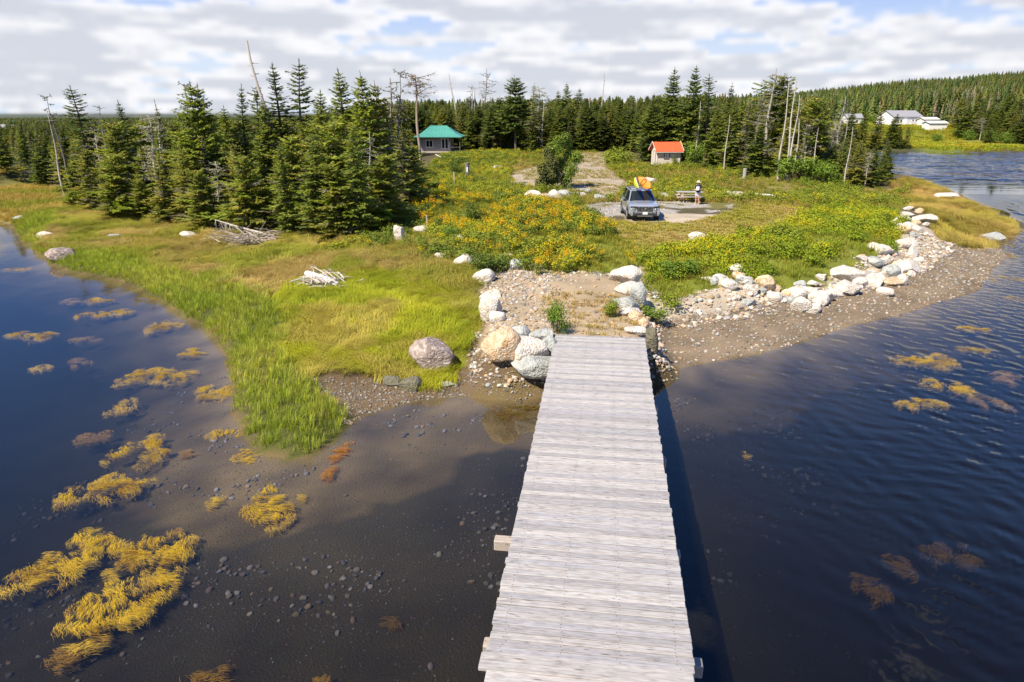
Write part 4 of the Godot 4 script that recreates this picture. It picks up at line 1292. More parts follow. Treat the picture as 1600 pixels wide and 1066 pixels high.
func weed_mat(x: float, z: float, a: float, b: float, label: String, lumps: int, deep: float, col: Color, flow: float, group := "", dens := 1.0) -> void:
	var mb := MB.new()
	var cs := []
	for k in lumps:
		var t := (k + 0.5) / lumps * 2.0 - 1.0
		cs.append([Vector2(t * a * 0.72 + rng.randfn() * 0.05 * a, rng.randfn() * 0.28 * b), Vector2(a * (0.95 if lumps == 1 else 1.35 / lumps) * rng.randf_range(0.7, 1.2), b * rng.randf_range(0.55, 0.95))])
	for q in cs:
		var n := int(clampf(PI * q[1].x * q[1].y * 3200.0 * dens, 140, 9000))
		for i in n:
			var an := rng.randf() * TAU
			var r := sqrt(rng.randf())
			var p2: Vector2 = q[0] + Vector2(cos(an) * q[1].x, sin(an) * q[1].y) * r
			if nz.get_noise_2d((x + p2.x) * 7.0, (z + p2.y) * 9.0) + 0.6 * nz.get_noise_2d((x + p2.x) * 26.0, (z + p2.y) * 26.0) < -0.08 + 0.26 * r * r: continue
			var fl := flow + nz2.get_noise_2d((x + p2.x) * 9.0, (z + p2.y) * 9.0) * 2.4 + rng.randfn() * 0.2
			var d := Vector3(cos(fl), 0, sin(fl))
			var s := d.cross(Vector3.UP) * rng.randf_range(0.0014, 0.0034)
			var l := rng.randf_range(0.07, 0.2)
			var y := deep + 0.02 - 0.15 * pow(rng.randf(), 2.0) - 0.04 * r * r
			var p := Vector3(p2.x, y, p2.y)
			var m := p + d * l * 0.5 + Vector3(0, rng.randf_range(0.0, 0.02), 0)
			var e := m + d.rotated(Vector3.UP, rng.randf_range(-0.6, 0.6)) * l * 0.5 - Vector3(0, 0.015, 0)
			var c := vary(col.lerp(Color(0.2, 0.1, 0.012), clampf(rng.randf_range(-0.7, 0.8) + 1.6 * nz2.get_noise_2d((x + p2.x) * 14.0, (z + p2.y) * 14.0), 0, 1)), 0.3)
			mb.quad(p - s, p + s, m + s * 1.2, m - s * 1.2, c)
			mb.tri(m - s * 1.2, m + s * 1.2, e, c)
	var o := part(numbered("seaweed_mat"), mb.mesh(), M.weed, self)
	o.position = Vector3(x, 0, z)
	tag(o, label, "seaweed", group)

func far_house(called: String, label: String, x: float, z: float, turn: float, w: float, d: float, h: float, rise_: float, wall: Material, roof: Material, wins: Array) -> Node3D:
	var o := thing(called, label, "house" if w > 6 else "shed", Vector3(x, ground(x, z), z), turn)
	o.scale = Vector3.ONE * 0.84
	part("wall", gable_walls(w, d, h, rise_), wall, o)
	add_roof(o, w, d, h, rise_, 0.35, 0.14, roof)
	for q in wins:
		window(o, Vector3(q[0], q[1], d * 0.5 + 0.004), q[2], q[3], 0.0, M.white_paint, M.glass_dark)
	return o

func wood_image(seed_: int, base: Vector3, contrast: float) -> ImageTexture:
	# weathered board: grain streaks along x, a few knots and checks
	var r := RandomNumberGenerator.new()
	r.seed = seed_
	var w := 512
	var h := 256
	var im := Image.create_empty(w, h, false, Image.FORMAT_RGB8)
	var f := FastNoiseLite.new()
	f.seed = seed_
	f.frequency = 0.09
	f.fractal_octaves = 4
	var knots := []
	for k in 14: knots.append([r.randf() * w, r.randf() * h, r.randf_range(2.0, 4.5)])
	for y in h:
		for x in w:
			var a := sin(TAU * x / w) * 9.0
			var b := cos(TAU * x / w) * 9.0
			var g := f.get_noise_3d(a * 0.5, b * 0.5, y * 1.9) * 0.65 + f.get_noise_3d(a * 2.2 + 50, b * 2.2, y * 0.5) * 0.45
			var v := 1.0 + g * contrast
			if f.get_noise_3d(a * 0.8 + 90.0, b * 0.8, y * 3.5) > 0.42: v *= 0.72
			for q in knots:
				var dx: float = absf(x - q[0]); dx = minf(dx, w - dx)
				var d: float = Vector2(dx * 0.45, (y - q[1])).length() / q[2]
				if d < 1.6: v *= lerpf(0.42, 1.0, smoothstep(0.5, 1.6, d))
			var warm := f.get_noise_3d(a + 9, b, y * 0.25) * 0.06
			im.set_pixel(x, y, Color(base.x * v * (1 + warm), base.y * v, base.z * v * (1 - warm)).linear_to_srgb())
	return ImageTexture.create_from_image(im)

func make_materials() -> void:
	M.soil = vivid(0.95)
	M.soil.cull_mode = BaseMaterial3D.CULL_BACK
	M.soil.albedo_texture = noise_tex(0.06, 5, [[0.45, 0.45, 0.45], [0.8, 0.8, 0.8], [1.2, 1.18, 1.15], [0.9, 0.9, 0.9]], 3, 1024)
	M.soil.uv1_triplanar = true
	M.soil.uv1_world_triplanar = true
	M.soil.uv1_scale = Vector3(0.42, 0.42, 0.42)
	M.soil.heightmap_enabled = true
	M.soil.heightmap_texture = noise_tex(0.07, 5, [], 4, 512)
	M.soil.heightmap_scale = 2.0
	var wt := StandardMaterial3D.new()
	wt.transparency = BaseMaterial3D.TRANSPARENCY_ALPHA
	wt.albedo_color = Color(lin(0.007, 0.008, 0.006), 0.06)
	wt.roughness = 0.03
	wt.metallic_specular = 0.41
	wt.normal_enabled = true
	var fn := FastNoiseLite.new()
	fn.frequency = 0.02
	fn.fractal_octaves = 3
	var nt := NoiseTexture2D.new()
	nt.width = 512; nt.height = 512; nt.seamless = true; nt.as_normal_map = true; nt.bump_strength = 2.0; nt.noise = fn
	wt.normal_texture = nt
	wt.normal_scale = 0.04
	wt.uv1_triplanar = true
	wt.uv1_world_triplanar = true
	wt.uv1_scale = Vector3(0.3, 0.3, 0.3)
	M.water = wt
	M.grass = vivid(0.75, lin(0.7, 0.7, 0.45))
	M.leaf = vivid(0.65, lin(0.6, 0.65, 0.4))
	M.needle = vivid(0.7, lin(0.85, 0.85, 0.5))
	M.bark = vivid(0.9)
	M.weed = vivid(0.45, lin(0.2, 0.2, 0.1), 0.4)
	M.pebble = vivid(0.85)
	M.pebble.albedo_texture = noise_tex(0.05, 4, [[0.55, 0.55, 0.55], [1, 1, 1], [1.1, 1.08, 1.05]], 12, 256)
	M.pebble.uv1_triplanar = true
	M.pebble.uv1_scale = Vector3(1.3, 1.3, 1.3)
	M.stain = noise_tex(0.018, 5, [[0.62, 0.58, 0.55], [0.85, 0.83, 0.82], [1, 1, 1], [1, 1, 1], [0.8, 0.8, 0.82]], 77, 512)
	M.decks = []
	for k in 5:
		var m := paint(1, 1, 1, 0.85, 0.35)
		m.albedo_texture = wood_image(20 + k % 3, [Vector3(0.43, 0.42, 0.41), Vector3(0.40, 0.395, 0.4), Vector3(0.44, 0.425, 0.405)][k % 3], 0.55)
		m.detail_enabled = true
		m.detail_blend_mode = BaseMaterial3D.BLEND_MODE_MUL
		m.detail_uv_layer = BaseMaterial3D.DETAIL_UV_1
		m.detail_albedo = M.stain
		m.albedo_color = lin([0.82, 0.77, 0.88, 0.8, 0.7][k], [0.815, 0.77, 0.875, 0.785, 0.69][k], [0.81, 0.78, 0.87, 0.765, 0.68][k])
		m.uv1_triplanar = true
		m.uv1_world_triplanar = true
		m.uv1_scale = Vector3(0.3, 1.7, 1.7)
		m.uv1_offset = Vector3(0.37 * k, 0, 0.21 * k)
		m.vertex_color_use_as_albedo = true
		m.heightmap_enabled = true
		m.heightmap_texture = m.albedo_texture
		m.heightmap_scale = 0.35
		M.decks.append(m)
	M.timber = paint(1, 1, 1, 0.9, 0.3)
	M.timber.albedo_texture = wood_image(31, Vector3(0.33, 0.29, 0.25), 0.5)
	M.timber.uv1_triplanar = true
	M.timber.uv1_scale = Vector3(0.6, 1.5, 1.5)
	var stone := func(cols: Array, seed_: int) -> StandardMaterial3D:
		var m := paint(1, 1, 1, 0.88, 0.3)
		m.albedo_texture = noise_tex(0.012, 6, cols, seed_, 512)
		m.uv1_triplanar = true
		m.uv1_world_triplanar = true
		m.uv1_scale = Vector3(0.6, 0.6, 0.6)
		m.heightmap_enabled = true
		m.heightmap_texture = noise_tex(0.03, 5, [], seed_ + 1, 512, FastNoiseLite.TYPE_SIMPLEX)
		m.heightmap_scale = 5.0
		return m
	M.white_stone = stone.call([[0.24, 0.2, 0.14], [0.46, 0.4, 0.32], [0.56, 0.52, 0.46], [0.6, 0.57, 0.52], [0.38, 0.36, 0.34]], 50)
	M.tan_stone = stone.call([[0.3, 0.15, 0.06], [0.45, 0.28, 0.14], [0.54, 0.42, 0.28], [0.56, 0.48, 0.36], [0.34, 0.22, 0.12]], 60)
	M.grey_stone = stone.call([[0.16, 0.17, 0.16], [0.3, 0.32, 0.3], [0.42, 0.43, 0.4], [0.36, 0.34, 0.28]], 70)
	M.dark_stone = stone.call([[0.06, 0.055, 0.04], [0.12, 0.11, 0.08], [0.17, 0.16, 0.11], [0.1, 0.1, 0.05]], 80)
	M.brown_stone = stone.call([[0.55, 0.52, 0.48], [0.5, 0.46, 0.42], [0.26, 0.2, 0.17], [0.2, 0.16, 0.14], [0.24, 0.2, 0.17]], 90)
	var siding := func(cols: Array, seed_: int, sc: Vector3) -> StandardMaterial3D:
		var m := paint(1, 1, 1, 0.8, 0.35)
		m.albedo_texture = noise_tex(0.02, 5, cols, seed_, 256)
		m.uv1_triplanar = true
		m.uv1_scale = sc
		return m
	M.cream = siding.call([[0.5, 0.44, 0.36], [0.62, 0.57, 0.49], [0.68, 0.64, 0.57]], 101, Vector3(1.5, 0.3, 1.5))
	M.shingle = siding.call([[0.2, 0.18, 0.17], [0.3, 0.28, 0.27], [0.36, 0.33, 0.31]], 102, Vector3(1.0, 0.6, 1.0))
	M.red_roof = siding.call([[0.62, 0.09, 0.03], [0.7, 0.11, 0.04], [0.66, 0.14, 0.06]], 103, Vector3(0.5, 0.5, 0.5))
	M.red_roof.roughness = 0.45
	M.teal_roof = siding.call([[0.05, 0.22, 0.18], [0.07, 0.27, 0.22], [0.1, 0.3, 0.26]], 104, Vector3(0.4, 0.4, 0.4))
	M.teal_roof.roughness = 0.45
	M.grey_roof = siding.call([[0.2, 0.2, 0.22], [0.27, 0.27, 0.29], [0.3, 0.3, 0.33]], 105, Vector3(0.4, 0.4, 0.4))
	M.house_white = siding.call([[0.6, 0.6, 0.57], [0.72, 0.72, 0.69], [0.76, 0.76, 0.74]], 106, Vector3(0.4, 1.2, 0.4))
	M.white_paint = paint(0.72, 0.71, 0.68, 0.6)
	M.dark_trim = paint(0.1, 0.09, 0.08, 0.7)
	M.fresh_wood = siding.call([[0.42, 0.22, 0.1], [0.5, 0.28, 0.13], [0.55, 0.32, 0.16]], 107, Vector3(2, 2, 2))
	M.glass_dark = paint(0.02, 0.025, 0.03, 0.06, 0.6)
	M.car_paint = paint(0.36, 0.40, 0.46, 0.3, 0.5)
	M.car_paint.metallic = 0.35
	M.car_paint.clearcoat_enabled = true
	M.car_paint.clearcoat = 1.0
	M.car_paint.clearcoat_roughness = 0.05
	M.car_glass = paint(0.012, 0.016, 0.02, 0.04, 0.6)
	M.black_plastic = paint(0.025, 0.025, 0.027, 0.5)
	M.chrome = paint(0.55, 0.56, 0.58, 0.25)
	M.chrome.metallic = 0.9
	M.tyre = paint(0.02, 0.02, 0.02, 0.9)
	M.kayak_lime = paint(0.62, 0.62, 0.03, 0.4)
	M.kayak_grey = paint(0.55, 0.56, 0.6, 0.4)
	M.kayak_orange = paint(0.8, 0.28, 0.015, 0.4)
	M.kayak_red = paint(0.55, 0.06, 0.05, 0.4)
	M.skin = paint(0.5, 0.29, 0.2, 0.6)
	M.navy = paint(0.025, 0.03, 0.07, 0.9)
	M.pale_cloth = paint(0.5, 0.42, 0.46, 0.9)
	M.straw = paint(0.6, 0.52, 0.36, 0.9)
	M.hair = paint(0.1, 0.07, 0.045, 0.8)
	M.lips = paint(0.35, 0.13, 0.11, 0.6)

func build_rocks() -> void:
	for k in 9: rock_meshes.append(rock(200 + k, 3, 8 + k, 0.05, 0.60 + 0.015 * k) if k < 8 else rock(208, 3, 22, 0.05, 0.84))
	var W: Material = M.white_stone
	var T: Material = M.tan_stone
	var G: Material = M.grey_stone
	var bank := "riprap boulders of the bank above the pebble beach"
	var any := "white angular riprap boulder in the bank between green field and pebble beach"
	for q in [
		[5.44, -29.37, 0.69, 0.44, W, "whitish boulder at the dock end of the rock bank"], [6.06, -30.06, 0.45, 0.39, W, ""], [6.46, -29.60, 0.69, 0.52, W, ""], [6.98, -29.95, 0.36, 0.39, G, ""], [7.60, -30.48, 0.59, 0.42, T, "rounded tan boulder perched on top of the white rock bank"],
		[7.49, -29.69, 0.69, 0.55, W, ""], [8.07, -30.14, 0.47, 0.47, T, "small tan boulder wedged in the white rock bank"], [8.12, -29.63, 0.36, 0.36, G, ""], [8.68, -30.49, 0.62, 0.36, W, ""], [8.99, -31.04, 0.45, 0.34, W, ""], [8.41, -28.82, 0.80, 0.69, W, ""], [8.80, -28.91, 0.67, 0.48, W, ""], [9.38, -29.73, 0.55, 0.44, W, ""],
		[9.57, -30.40, 1.11, 0.64, W, "large white boulder just behind the grass tussock on the beach"], [9.60, -31.85, 0.52, 0.29, W, ""], [11.00, -31.68, 1.09, 0.78, W, ""], [11.71, -33.49, 1.69, 0.79, W, "longest white slab lying along the top of the rock bank"], [12.87, -35.67, 0.70, 0.35, W, ""], [13.61, -35.94, 0.84, 0.39, G, "grey flat boulder among the white rocks of the bank"],
		[12.79, -33.28, 0.99, 0.63, W, ""], [13.29, -34.97, 0.63, 0.31, T, ""], [13.81, -34.99, 0.56, 0.38, W, ""], [13.77, -33.91, 1.04, 0.43, T, "wide tan boulder low in the white rock bank"], [14.32, -34.15, 0.49, 0.55, W, ""], [14.47, -35.41, 0.70, 0.47, W, ""], [14.58, -36.76, 0.49, 0.56, W, ""], [15.33, -36.31, 1.29, 0.91, W, ""], [15.42, -35.68, 0.48, 0.35, W, ""],
		[15.70, -39.30, 0.42, 0.35, W, ""], [16.83, -40.49, 1.07, 0.79, W, ""], [16.91, -39.43, 0.63, 0.84, W, ""], [18.16, -44.34, 0.59, 0.55, W, ""], [19.00, -47.67, 0.59, 0.67, W, ""], [20.10, -49.75, 1.22, 0.61, W, ""], [20.18, -48.15, 0.93, 0.51, W, ""], [21.59, -52.40, 1.10, 0.55, W, ""], [23.18, -54.41, 0.57, 0.43, T, ""], [22.05, -51.03, 1.60, 0.53, W, ""], [23.29, -56.53, 0.89, 0.44, W, "white boulder at the far end of the rock bank"], [21.40, -48.82, 0.60, 0.38, W, ""], [18.55, -46.06, 0.65, 0.49, W, ""], [19.35, -45.23, 0.64, 0.44, W, ""], [18.32, -43.19, 0.53, 0.46, G, ""], [11.98, -32.92, 0.71, 0.45, W, ""], [10.34, -31.14, 0.68, 0.45, W, ""], [16.96, -38.75, 0.55, 0.38, W, ""], [7.81, -29.65, 0.38, 0.25, W, ""]]:
		put_rock(q[0], q[1], q[2] * 0.86, q[3] * 0.9, q[4], q[5] if q[5] else (any if q[4] == W else any.replace("white", "grey" if q[4] == G else "tan")), bank, 0.2)
		keepouts.append([q[0], q[1], q[2] * 0.5])
	for k in 46:
		var u := rng.randf()
		var line := [Vector2(5.05, -29.78), Vector2(7.31, -30.37), Vector2(9.88, -30.92), Vector2(13.52, -35.24), Vector2(16.58, -39.45), Vector2(20.81, -49.73)]
		var t := u * 5.0
		var p2: Vector2 = line[int(t)].lerp(line[mini(int(t) + 1, 5)], t - int(t)) + Vector2(rng.randfn() * 0.5, rng.randfn() * 0.7)
		var w2 := rng.randf_range(0.25, 0.75)
		put_rock(p2.x, p2.y, w2, w2 * rng.randf_range(0.6, 0.9), [W, W, W, T, G][k % 5], "small riprap stone wedged between the larger rocks of the bank", "small stones of the rock bank", 0.15)
		keepouts.append([p2.x, p2.y, w2 * 0.5])
	for q in [
		[-5.38, -20.60, 1.05, 0.84, M.brown_stone, "big brown and white boulder alone on the edge of the salt hay", .25, 0.0], [-2.94, -19.65, 0.88, 0.80, T, "rounded tan boulder at the foot of the dock landing", .08, 0.0], [-1.92, -19.66, 1.12, 0.50, G, "greenish grey boulder beside the dock at the water's edge", .08, 0.0], [-2.20, -19.64, 0.95, 0.63, W, "white angular boulder stacked on the grey and tan boulders", .1, 0.1], [-2.85, -20.03, 0.69, 0.48, W, "smaller white boulder behind the rounded tan boulder", .2, 0.05], [-1.54, -20.22, 0.48, 0.61, G, "grey boulder squeezed against the dock end", .2, 0.1], [-1.85, -20.95, 0.58, 0.33, G, "pale grey slab on the rubble beside the green bush", .25, 0.0], [-2.65, -20.97, 0.63, 0.38, G, "bluish grey slab at the left foot of the rubble landing", .25, 0.0],
		[-5.68, -18.91, 0.55, 0.35, M.dark_stone, "dark algae covered rock at the edge of the gravel shore", .2, 0.0], [-6.29, -19.05, 0.52, 0.24, M.dark_stone, "low black weedy rock on the gravel beside the salt hay", .3, 0.0], [-4.52, -19.33, 0.32, 0.18, G, "small grey rock under the edge of the salt hay", .3, 0.0],
		[-3.85, -23.40, 0.60, 0.88, W, "cream boulder on the left flank of the rubble landing", .2, 0.0], [-4.29, -25.84, 0.61, 0.61, W, "white boulder at the left edge of the rubble landing", .2, 0.0], [-3.55, -22.66, 0.45, 0.36, W, "pale rock under the left flank of the landing", .2, 0.0],
		[1.14, -28.83, 1.04, 0.65, W, "blocky white boulder at the top right corner of the landing", .15, 0.0], [1.14, -26.99, 0.77, 0.41, W, "flat white rock below the blocky boulder on the landing", .2, 0.0], [1.52, -25.89, 0.49, 0.79, G, "tall grey boulder on the right flank of the landing", .15, 0.0], [1.02, -25.05, 0.72, 0.48, G, "grey rounded rock on the landing beside the tall grey boulder", .2, 0.0], [1.11, -24.08, 0.60, 0.32, W, "white rock halfway down the right side of the landing", .2, 0.0], [1.31, -23.18, 0.40, 0.40, T, "tan rock low on the right side of the landing", .2, 0.0], [1.52, -22.99, 0.31, 0.36, T, "small tan rock at the right foot of the landing", .2, 0.0], [1.21, -21.89, 0.51, 0.25, W, "white rock touching the far end of the dock", .2, 0.0], [1.72, -21.40, 0.29, 0.84, M.dark_stone, "dark rock against the side of the dock end", .2, 0.0],
		[-6.63, -31.93, 0.68, 0.56, W, "white boulder below the leafy bank left of the landing", .25, 0.0], [-5.26, -29.49, 0.80, 0.49, W, "white boulder nearest the landing in the left grass", .25, 0.0], [-8.04, -33.22, 0.39, 0.39, W, "small pale rock on the grassy slope left of the bramble", .2, 0.0], [-6.20, -32.45, 0.35, 0.38, T, "small tan rock beside the white boulder under the brambles", .2, 0.0], [-7.61, -36.23, 0.59, 0.49, W, "white rock poking out of the goldenrod", .2, 0.0], [-11.28, -37.12, 0.43, 1.01, W, "tall pointed white slab standing in the grass by the spruces", .1, 0.0], [-11.19, -41.43, 0.68, 0.48, W, "white rock by the grey sapling", .2, 0.0], [-14.25, -48.37, 1.48, 0.46, G, "long pale rock under the spruce edge", .3, 0.0], [-15.06, -46.10, 0.80, 0.62, W, "white rock half hidden at the foot of the spruces", .3, 0.0], [-3.97, -31.13, 0.48, 0.42, G, "grey rock at the top of the rubble track", .2, 0.0],
		[5.09, -37.98, 0.70, 0.45, W, "lone white boulder in the field before the car", .25, 0.0], [25.63, -49.10, 1.19, 0.55, G, "pale grey boulder on the far right hay point", .2, 0.0], [31.86, -69.62, 1.56, 0.54, W, "long white rock on the right hay point near the inlet", .3, 0.0], [4.74, -30.09, 0.48, 0.22, W, "small whitish rock left of the rock bank", .25, 0.0], [4.36, -70.25, 1.20, 0.44, W, "white rock in the grass before the cream shed", .3, 0.0], [4.95, -57.12, 0.83, 0.41, G, "grey rock at the left of the picnic table", .25, 0.0], [5.76, -56.14, 0.81, 0.46, T, "pinkish rock beside the picnic table legs", .25, 0.0],
		[-5.68, -55.41, 1.03, 0.72, W, "white rock at the left end of the ring around the young trees", .25, 0.0], [-4.59, -54.81, 1.52, 0.56, W, "long white rock at the front of the ring round the young trees", .25, 0.0], [-3.86, -55.85, 0.82, 0.67, W, "middle white rock of the ring round the young trees", .25, 0.0], [-3.03, -57.74, 1.17, 0.48, G, "grey flat rock of the ring round the young trees", .25, 0.0], [-2.02, -57.44, 0.95, 0.58, W, "white rock at the right of the ring round the young trees", .25, 0.0], [-1.75, -60.46, 0.89, 0.50, G, "dark grey rock behind the ring round the young trees", .25, 0.0], [-0.28, -56.19, 0.93, 0.36, G, "low grey rock between the young trees and the gravel pad", .3, 0.0], [-12.38, -83.60, 1.54, 0.62, W, "white rubble heap on the slope behind the goldenrod", .3, 0.0], [-11.89, -77.81, 1.01, 0.57, W, "smaller white rock on the slope behind the goldenrod", .3, 0.0],
		[-30.73, -35.02, 1.18, 0.52, M.brown_stone, "brown flat rock at the edge of the left marsh grass", .25, 0.0], [-36.62, -40.78, 0.85, 0.30, W, "pale flat rock in the left marsh grass", .3, 0.0], [-44.77, -47.60, 0.59, 0.35, G, "grey rock at the far left waterline", .25, 0.0], [-31.55, -40.59, 0.58, 0.38, G, "grey rock in the tan hay below the spruces", .25, 0.0], [-26.21, -40.50, 0.82, 0.37, W, "pale stones under the spruce skirts", .3, 0.0], [10.48, -59.65, 1.60, 0.32, W, "white stone slab beside the post right of the table", .3, 0.0]]:
		put_rock(q[0], q[1], q[2] * 1.12, q[3] * 1.12, q[4], q[5], "", q[6], -1.0, q[7], 8 if q[4] == M.brown_stone or q[4] == T else -1)
		keepouts.append([q[0], q[1], q[2] * 0.45])
	# shingle, cobbles and bottom stones
	var pm := []
	for k in 4: pm.append(rock(300 + k, 1, 7, 0.1, 0.8))
	for m: ArrayMesh in pm: m.surface_set_material(0, M.pebble)
	var tones := [Color(0.55, 0.5, 0.42), Color(0.62, 0.58, 0.52), Color(0.4, 0.33, 0.24), Color(0.3, 0.28, 0.25), Color(0.5, 0.38, 0.24)]
	var lay := func(n: int, called: String, label: String, cat: String, x0: float, x1: float, z0: float, z1: float, smin: float, smax: float, dark: float, ok: Variant) -> void:
		var xf := [[], [], [], []]
		var cc := [[], [], [], []]
		for i in n:
			var x := rng.randf_range(x0, x1)
			var z := rng.randf_range(z0, z1)
			var f := shore_field(x, z)
			var y := ground_of(f, x, z)
			if not ok.call(x, z, y, f): continue
			var s := smin + (smax - smin) * pow(rng.randf(), 3.0)
			var k := rng.randi() % 4
			xf[k].append(Transform3D(Basis.from_euler(Vector3(rng.randf() * 0.5, rng.randf() * TAU, rng.randf() * 0.5)).scaled_local(Vector3(s, s * 0.55, s * 0.8)), Vector3(x, y + s * 0.12, z)))
			cc[k].append(vary(tones[rng.randi() % 5] * dark, 0.3))
		for k in 4: crowd(called, pm[k], xf[k], cc[k], label, cat)
	lay.call(34000, "pebbles", "pale pebbles and cobbles of the upper beach", "pebbles", 1.7, 27.0, -46.0, -22.0, 0.025, 0.16, 0.85, func(x, z, y, f): return f.y < 0.2 and y > 0.40 and y < 1.15 and not inside("field", x, z) and not inside("right_hay", x, z) and f.x < 8.0)
	lay.call(42000, "shingle", "wet brown shingle of the lower beach", "pebbles", 1.7, 30.0, -50.0, -20.0, 0.02, 0.09, 0.55, func(x, z, y, f): return f.y < 0.2 and y > 0.0 and y < 0.6)
	lay.call(26000, "gravel", "brown gravel of the little cove left of the dock", "gravel", -12.0, -1.4, -26.0, -12.0, 0.02, 0.06, 0.42, func(x, z, y, f): return f.y < 0.4 and y > 0.0 and y < 0.5 and not inside("moss_hay", x, z) and not inside("marsh", x, z) and not inside("rubble", x, z))
	lay.call(16000, "rubble", "pale broken stone heaped on the dock landing", "rubble", -5.0, 3.4, -36.0, -18.0, 0.02, 0.11, 0.72, func(x, z, y, f): return landing(x, z) > -0.6 and y > 0.12 and (landing(x, z) < 0.3 or rng.randf() < 0.12 or (x < -1.7 + nz.get_noise_2d(x, z) and rng.randf() < 0.75) or (x > 1.4 and rng.randf() < 0.7)))
	tones = [Color(0.42, 0.4, 0.2), Color(0.3, 0.27, 0.14), Color(0.22, 0.18, 0.1), Color(0.36, 0.3, 0.16), Color(0.5, 0.46, 0.28)]
	lay.call(15000, "bottom_stones", "olive stones lying on the shallow sea bed", "stones", -14.0, 6.0, -20.0, -4.0, 0.012, 0.085, 0.28, func(x, z, y, f): return y < -0.02 and nz2.get_noise_2d(x * 5.0, z * 5.0) > 0.16)
	lay.call(12000, "bottom_gravel", "fine brown gravel on the bottom of the cove", "gravel", -11.0, 5.0, -21.0, -8.0, 0.008, 0.028, 0.22, func(x, z, y, f): return y < 0.0)
	lay.call(9000, "wrack_line", "dark line of dried weed along the pebble beach", "weed", 1.7, 26.0, -46.0, -20.0, 0.02, 0.06, 0.14, func(x, z, y, f): return f.y < 0.2 and absf(y - 0.4 - 0.05 * nz.get_noise_2d(x, z)) < 0.022 and nz2.get_noise_2d(x * 2.0, z * 2.0) > -0.15)
	lay.call(90000, "drive_gravel", "loose gravel of the track and parking pad", "gravel", -16.0, 14.0, -118.0, -42.0, 0.02, 0.065, 0.8, func(x, z, y, f): return (inside("pad", x, z) and nz.get_noise_2d(x * 2.1, z * 2.1) * 0.7 + nz2.get_noise_2d(x * 0.9 + 40, z * 0.9) * 0.6 > -0.14) or inside("drive", x, z))

func build_tree_kinds() -> void:
	var dark := [Color(0.106, 0.151, 0.040), Color(0.130, 0.179, 0.045), Color(0.154, 0.193, 0.040)]
	var mid := [Color(0.241, 0.293, 0.051), Color(0.276, 0.320, 0.053), Color(0.207, 0.267, 0.058)]
	var bright := [Color(0.276, 0.336, 0.044), Color(0.241, 0.304, 0.044), Color(0.327, 0.368, 0.053)]
	var olive := [Color(0.324, 0.333, 0.061), Color(0.283, 0.300, 0.058), Color(0.400, 0.367, 0.069), Color(0.235, 0.267, 0.058)]
	kinds.young = spruce({"base": 0.03, "whorls": 39, "per": 7, "r": 0.307, "cols": dark + mid, "dead": 0.03})
	kinds.mid = spruce({"base": 0.06, "whorls": 41, "per": 6, "r": 0.248, "cols": mid, "dead": 0.08, "gap": 0.16})
	kinds.olive = spruce({"base": 0.04, "whorls": 37, "per": 6, "r": 0.295, "cols": olive, "dead": 0.22, "gap": 0.2, "taper": 0.7})
	kinds.bushy = spruce({"base": 0.02, "whorls": 36, "per": 7, "r": 0.36, "cols": olive + bright, "dead": 0.1, "gap": 0.2, "taper": 0.5, "lump": 1.2, "lean": 0.4})
	kinds.olive2 = spruce({"base": 0.03, "lump": 1.0, "whorls": 35, "per": 7, "r": 0.342, "cols": olive + mid, "dead": 0.15, "gap": 0.2, "taper": 0.65, "lean": -0.3})
	kinds.spire = spruce({"base": 0.1, "whorls": 46, "per": 5, "r": 0.142, "cols": dark, "dead": 0.05, "gap": 0.2})
	kinds.spindle = spruce({"base": 0.2, "whorls": 33, "per": 5, "r": 0.130, "cols": dark, "dead": 0.2, "gap": 0.3, "taper": 0.6})
	kinds.clear = spruce({"base": 0.3, "whorls": 31, "per": 6, "r": 0.295, "cols": dark, "dead": 0.1, "gap": 0.15, "taper": 0.75})
	kinds.fir = spruce({"base": 0.04, "whorls": 33, "per": 7, "r": 0.319, "cols": bright + mid, "dead": 0.02, "gap": 0.1})
	kinds.thin = spruce({"base": 0.15, "whorls": 33, "per": 5, "r": 0.201, "cols": olive + dark, "dead": 0.5, "gap": 0.3, "dense": 0.7})
	kinds.flag = spruce({"base": 0.35, "whorls": 26, "per": 5, "r": 0.201, "cols": mid + olive, "dead": 0.15, "gap": 0.3, "flag": 0.75, "taper": 0.35, "lean": 0.5})
	var silver := Color(0.42, 0.385, 0.34)
	kinds.snag_pole = snag({"col": silver, "limbs": 14, "from": 0.3, "len": 0.5, "twigs": 2, "tip": 0.035, "fat": 0.72, "lean": 0.12})
	kinds.snag_lean = snag({"col": Color(0.44, 0.4, 0.36), "limbs": 16, "from": 0.35, "len": 0.45, "twigs": 1, "tip": 0.05, "lean": 1.3})
	kinds.snag_limbs = snag({"col": Color(0.34, 0.31, 0.27), "limbs": 60, "from": 0.2, "len": 1.1, "twigs": 4, "fuzz": 3, "fuzz_col": Color(0.3, 0.29, 0.2)})
	kinds.snag_pale = snag({"col": Color(0.4, 0.37, 0.3), "limbs": 55, "from": 0.35, "len": 1.5, "twigs": 4, "fuzz": 14, "fuzz_col": Color(0.42, 0.4, 0.29)})
	kinds.snag_top = snag({"col": Color(0.3, 0.24, 0.19), "limbs": 34, "from": 0.76, "len": 1.7, "twigs": 5, "fuzz": 8, "fuzz_col": Color(0.24, 0.19, 0.13), "tip": 0.05, "lean": -0.2})
	kinds.snag_wisp = snag({"col": Color(0.2, 0.185, 0.17), "limbs": 26, "from": 0.5, "len": 0.8, "twigs": 3, "fuzz": 4, "fuzz_col": Color(0.09, 0.1, 0.05), "lean": 0.5, "fat": 0.6})

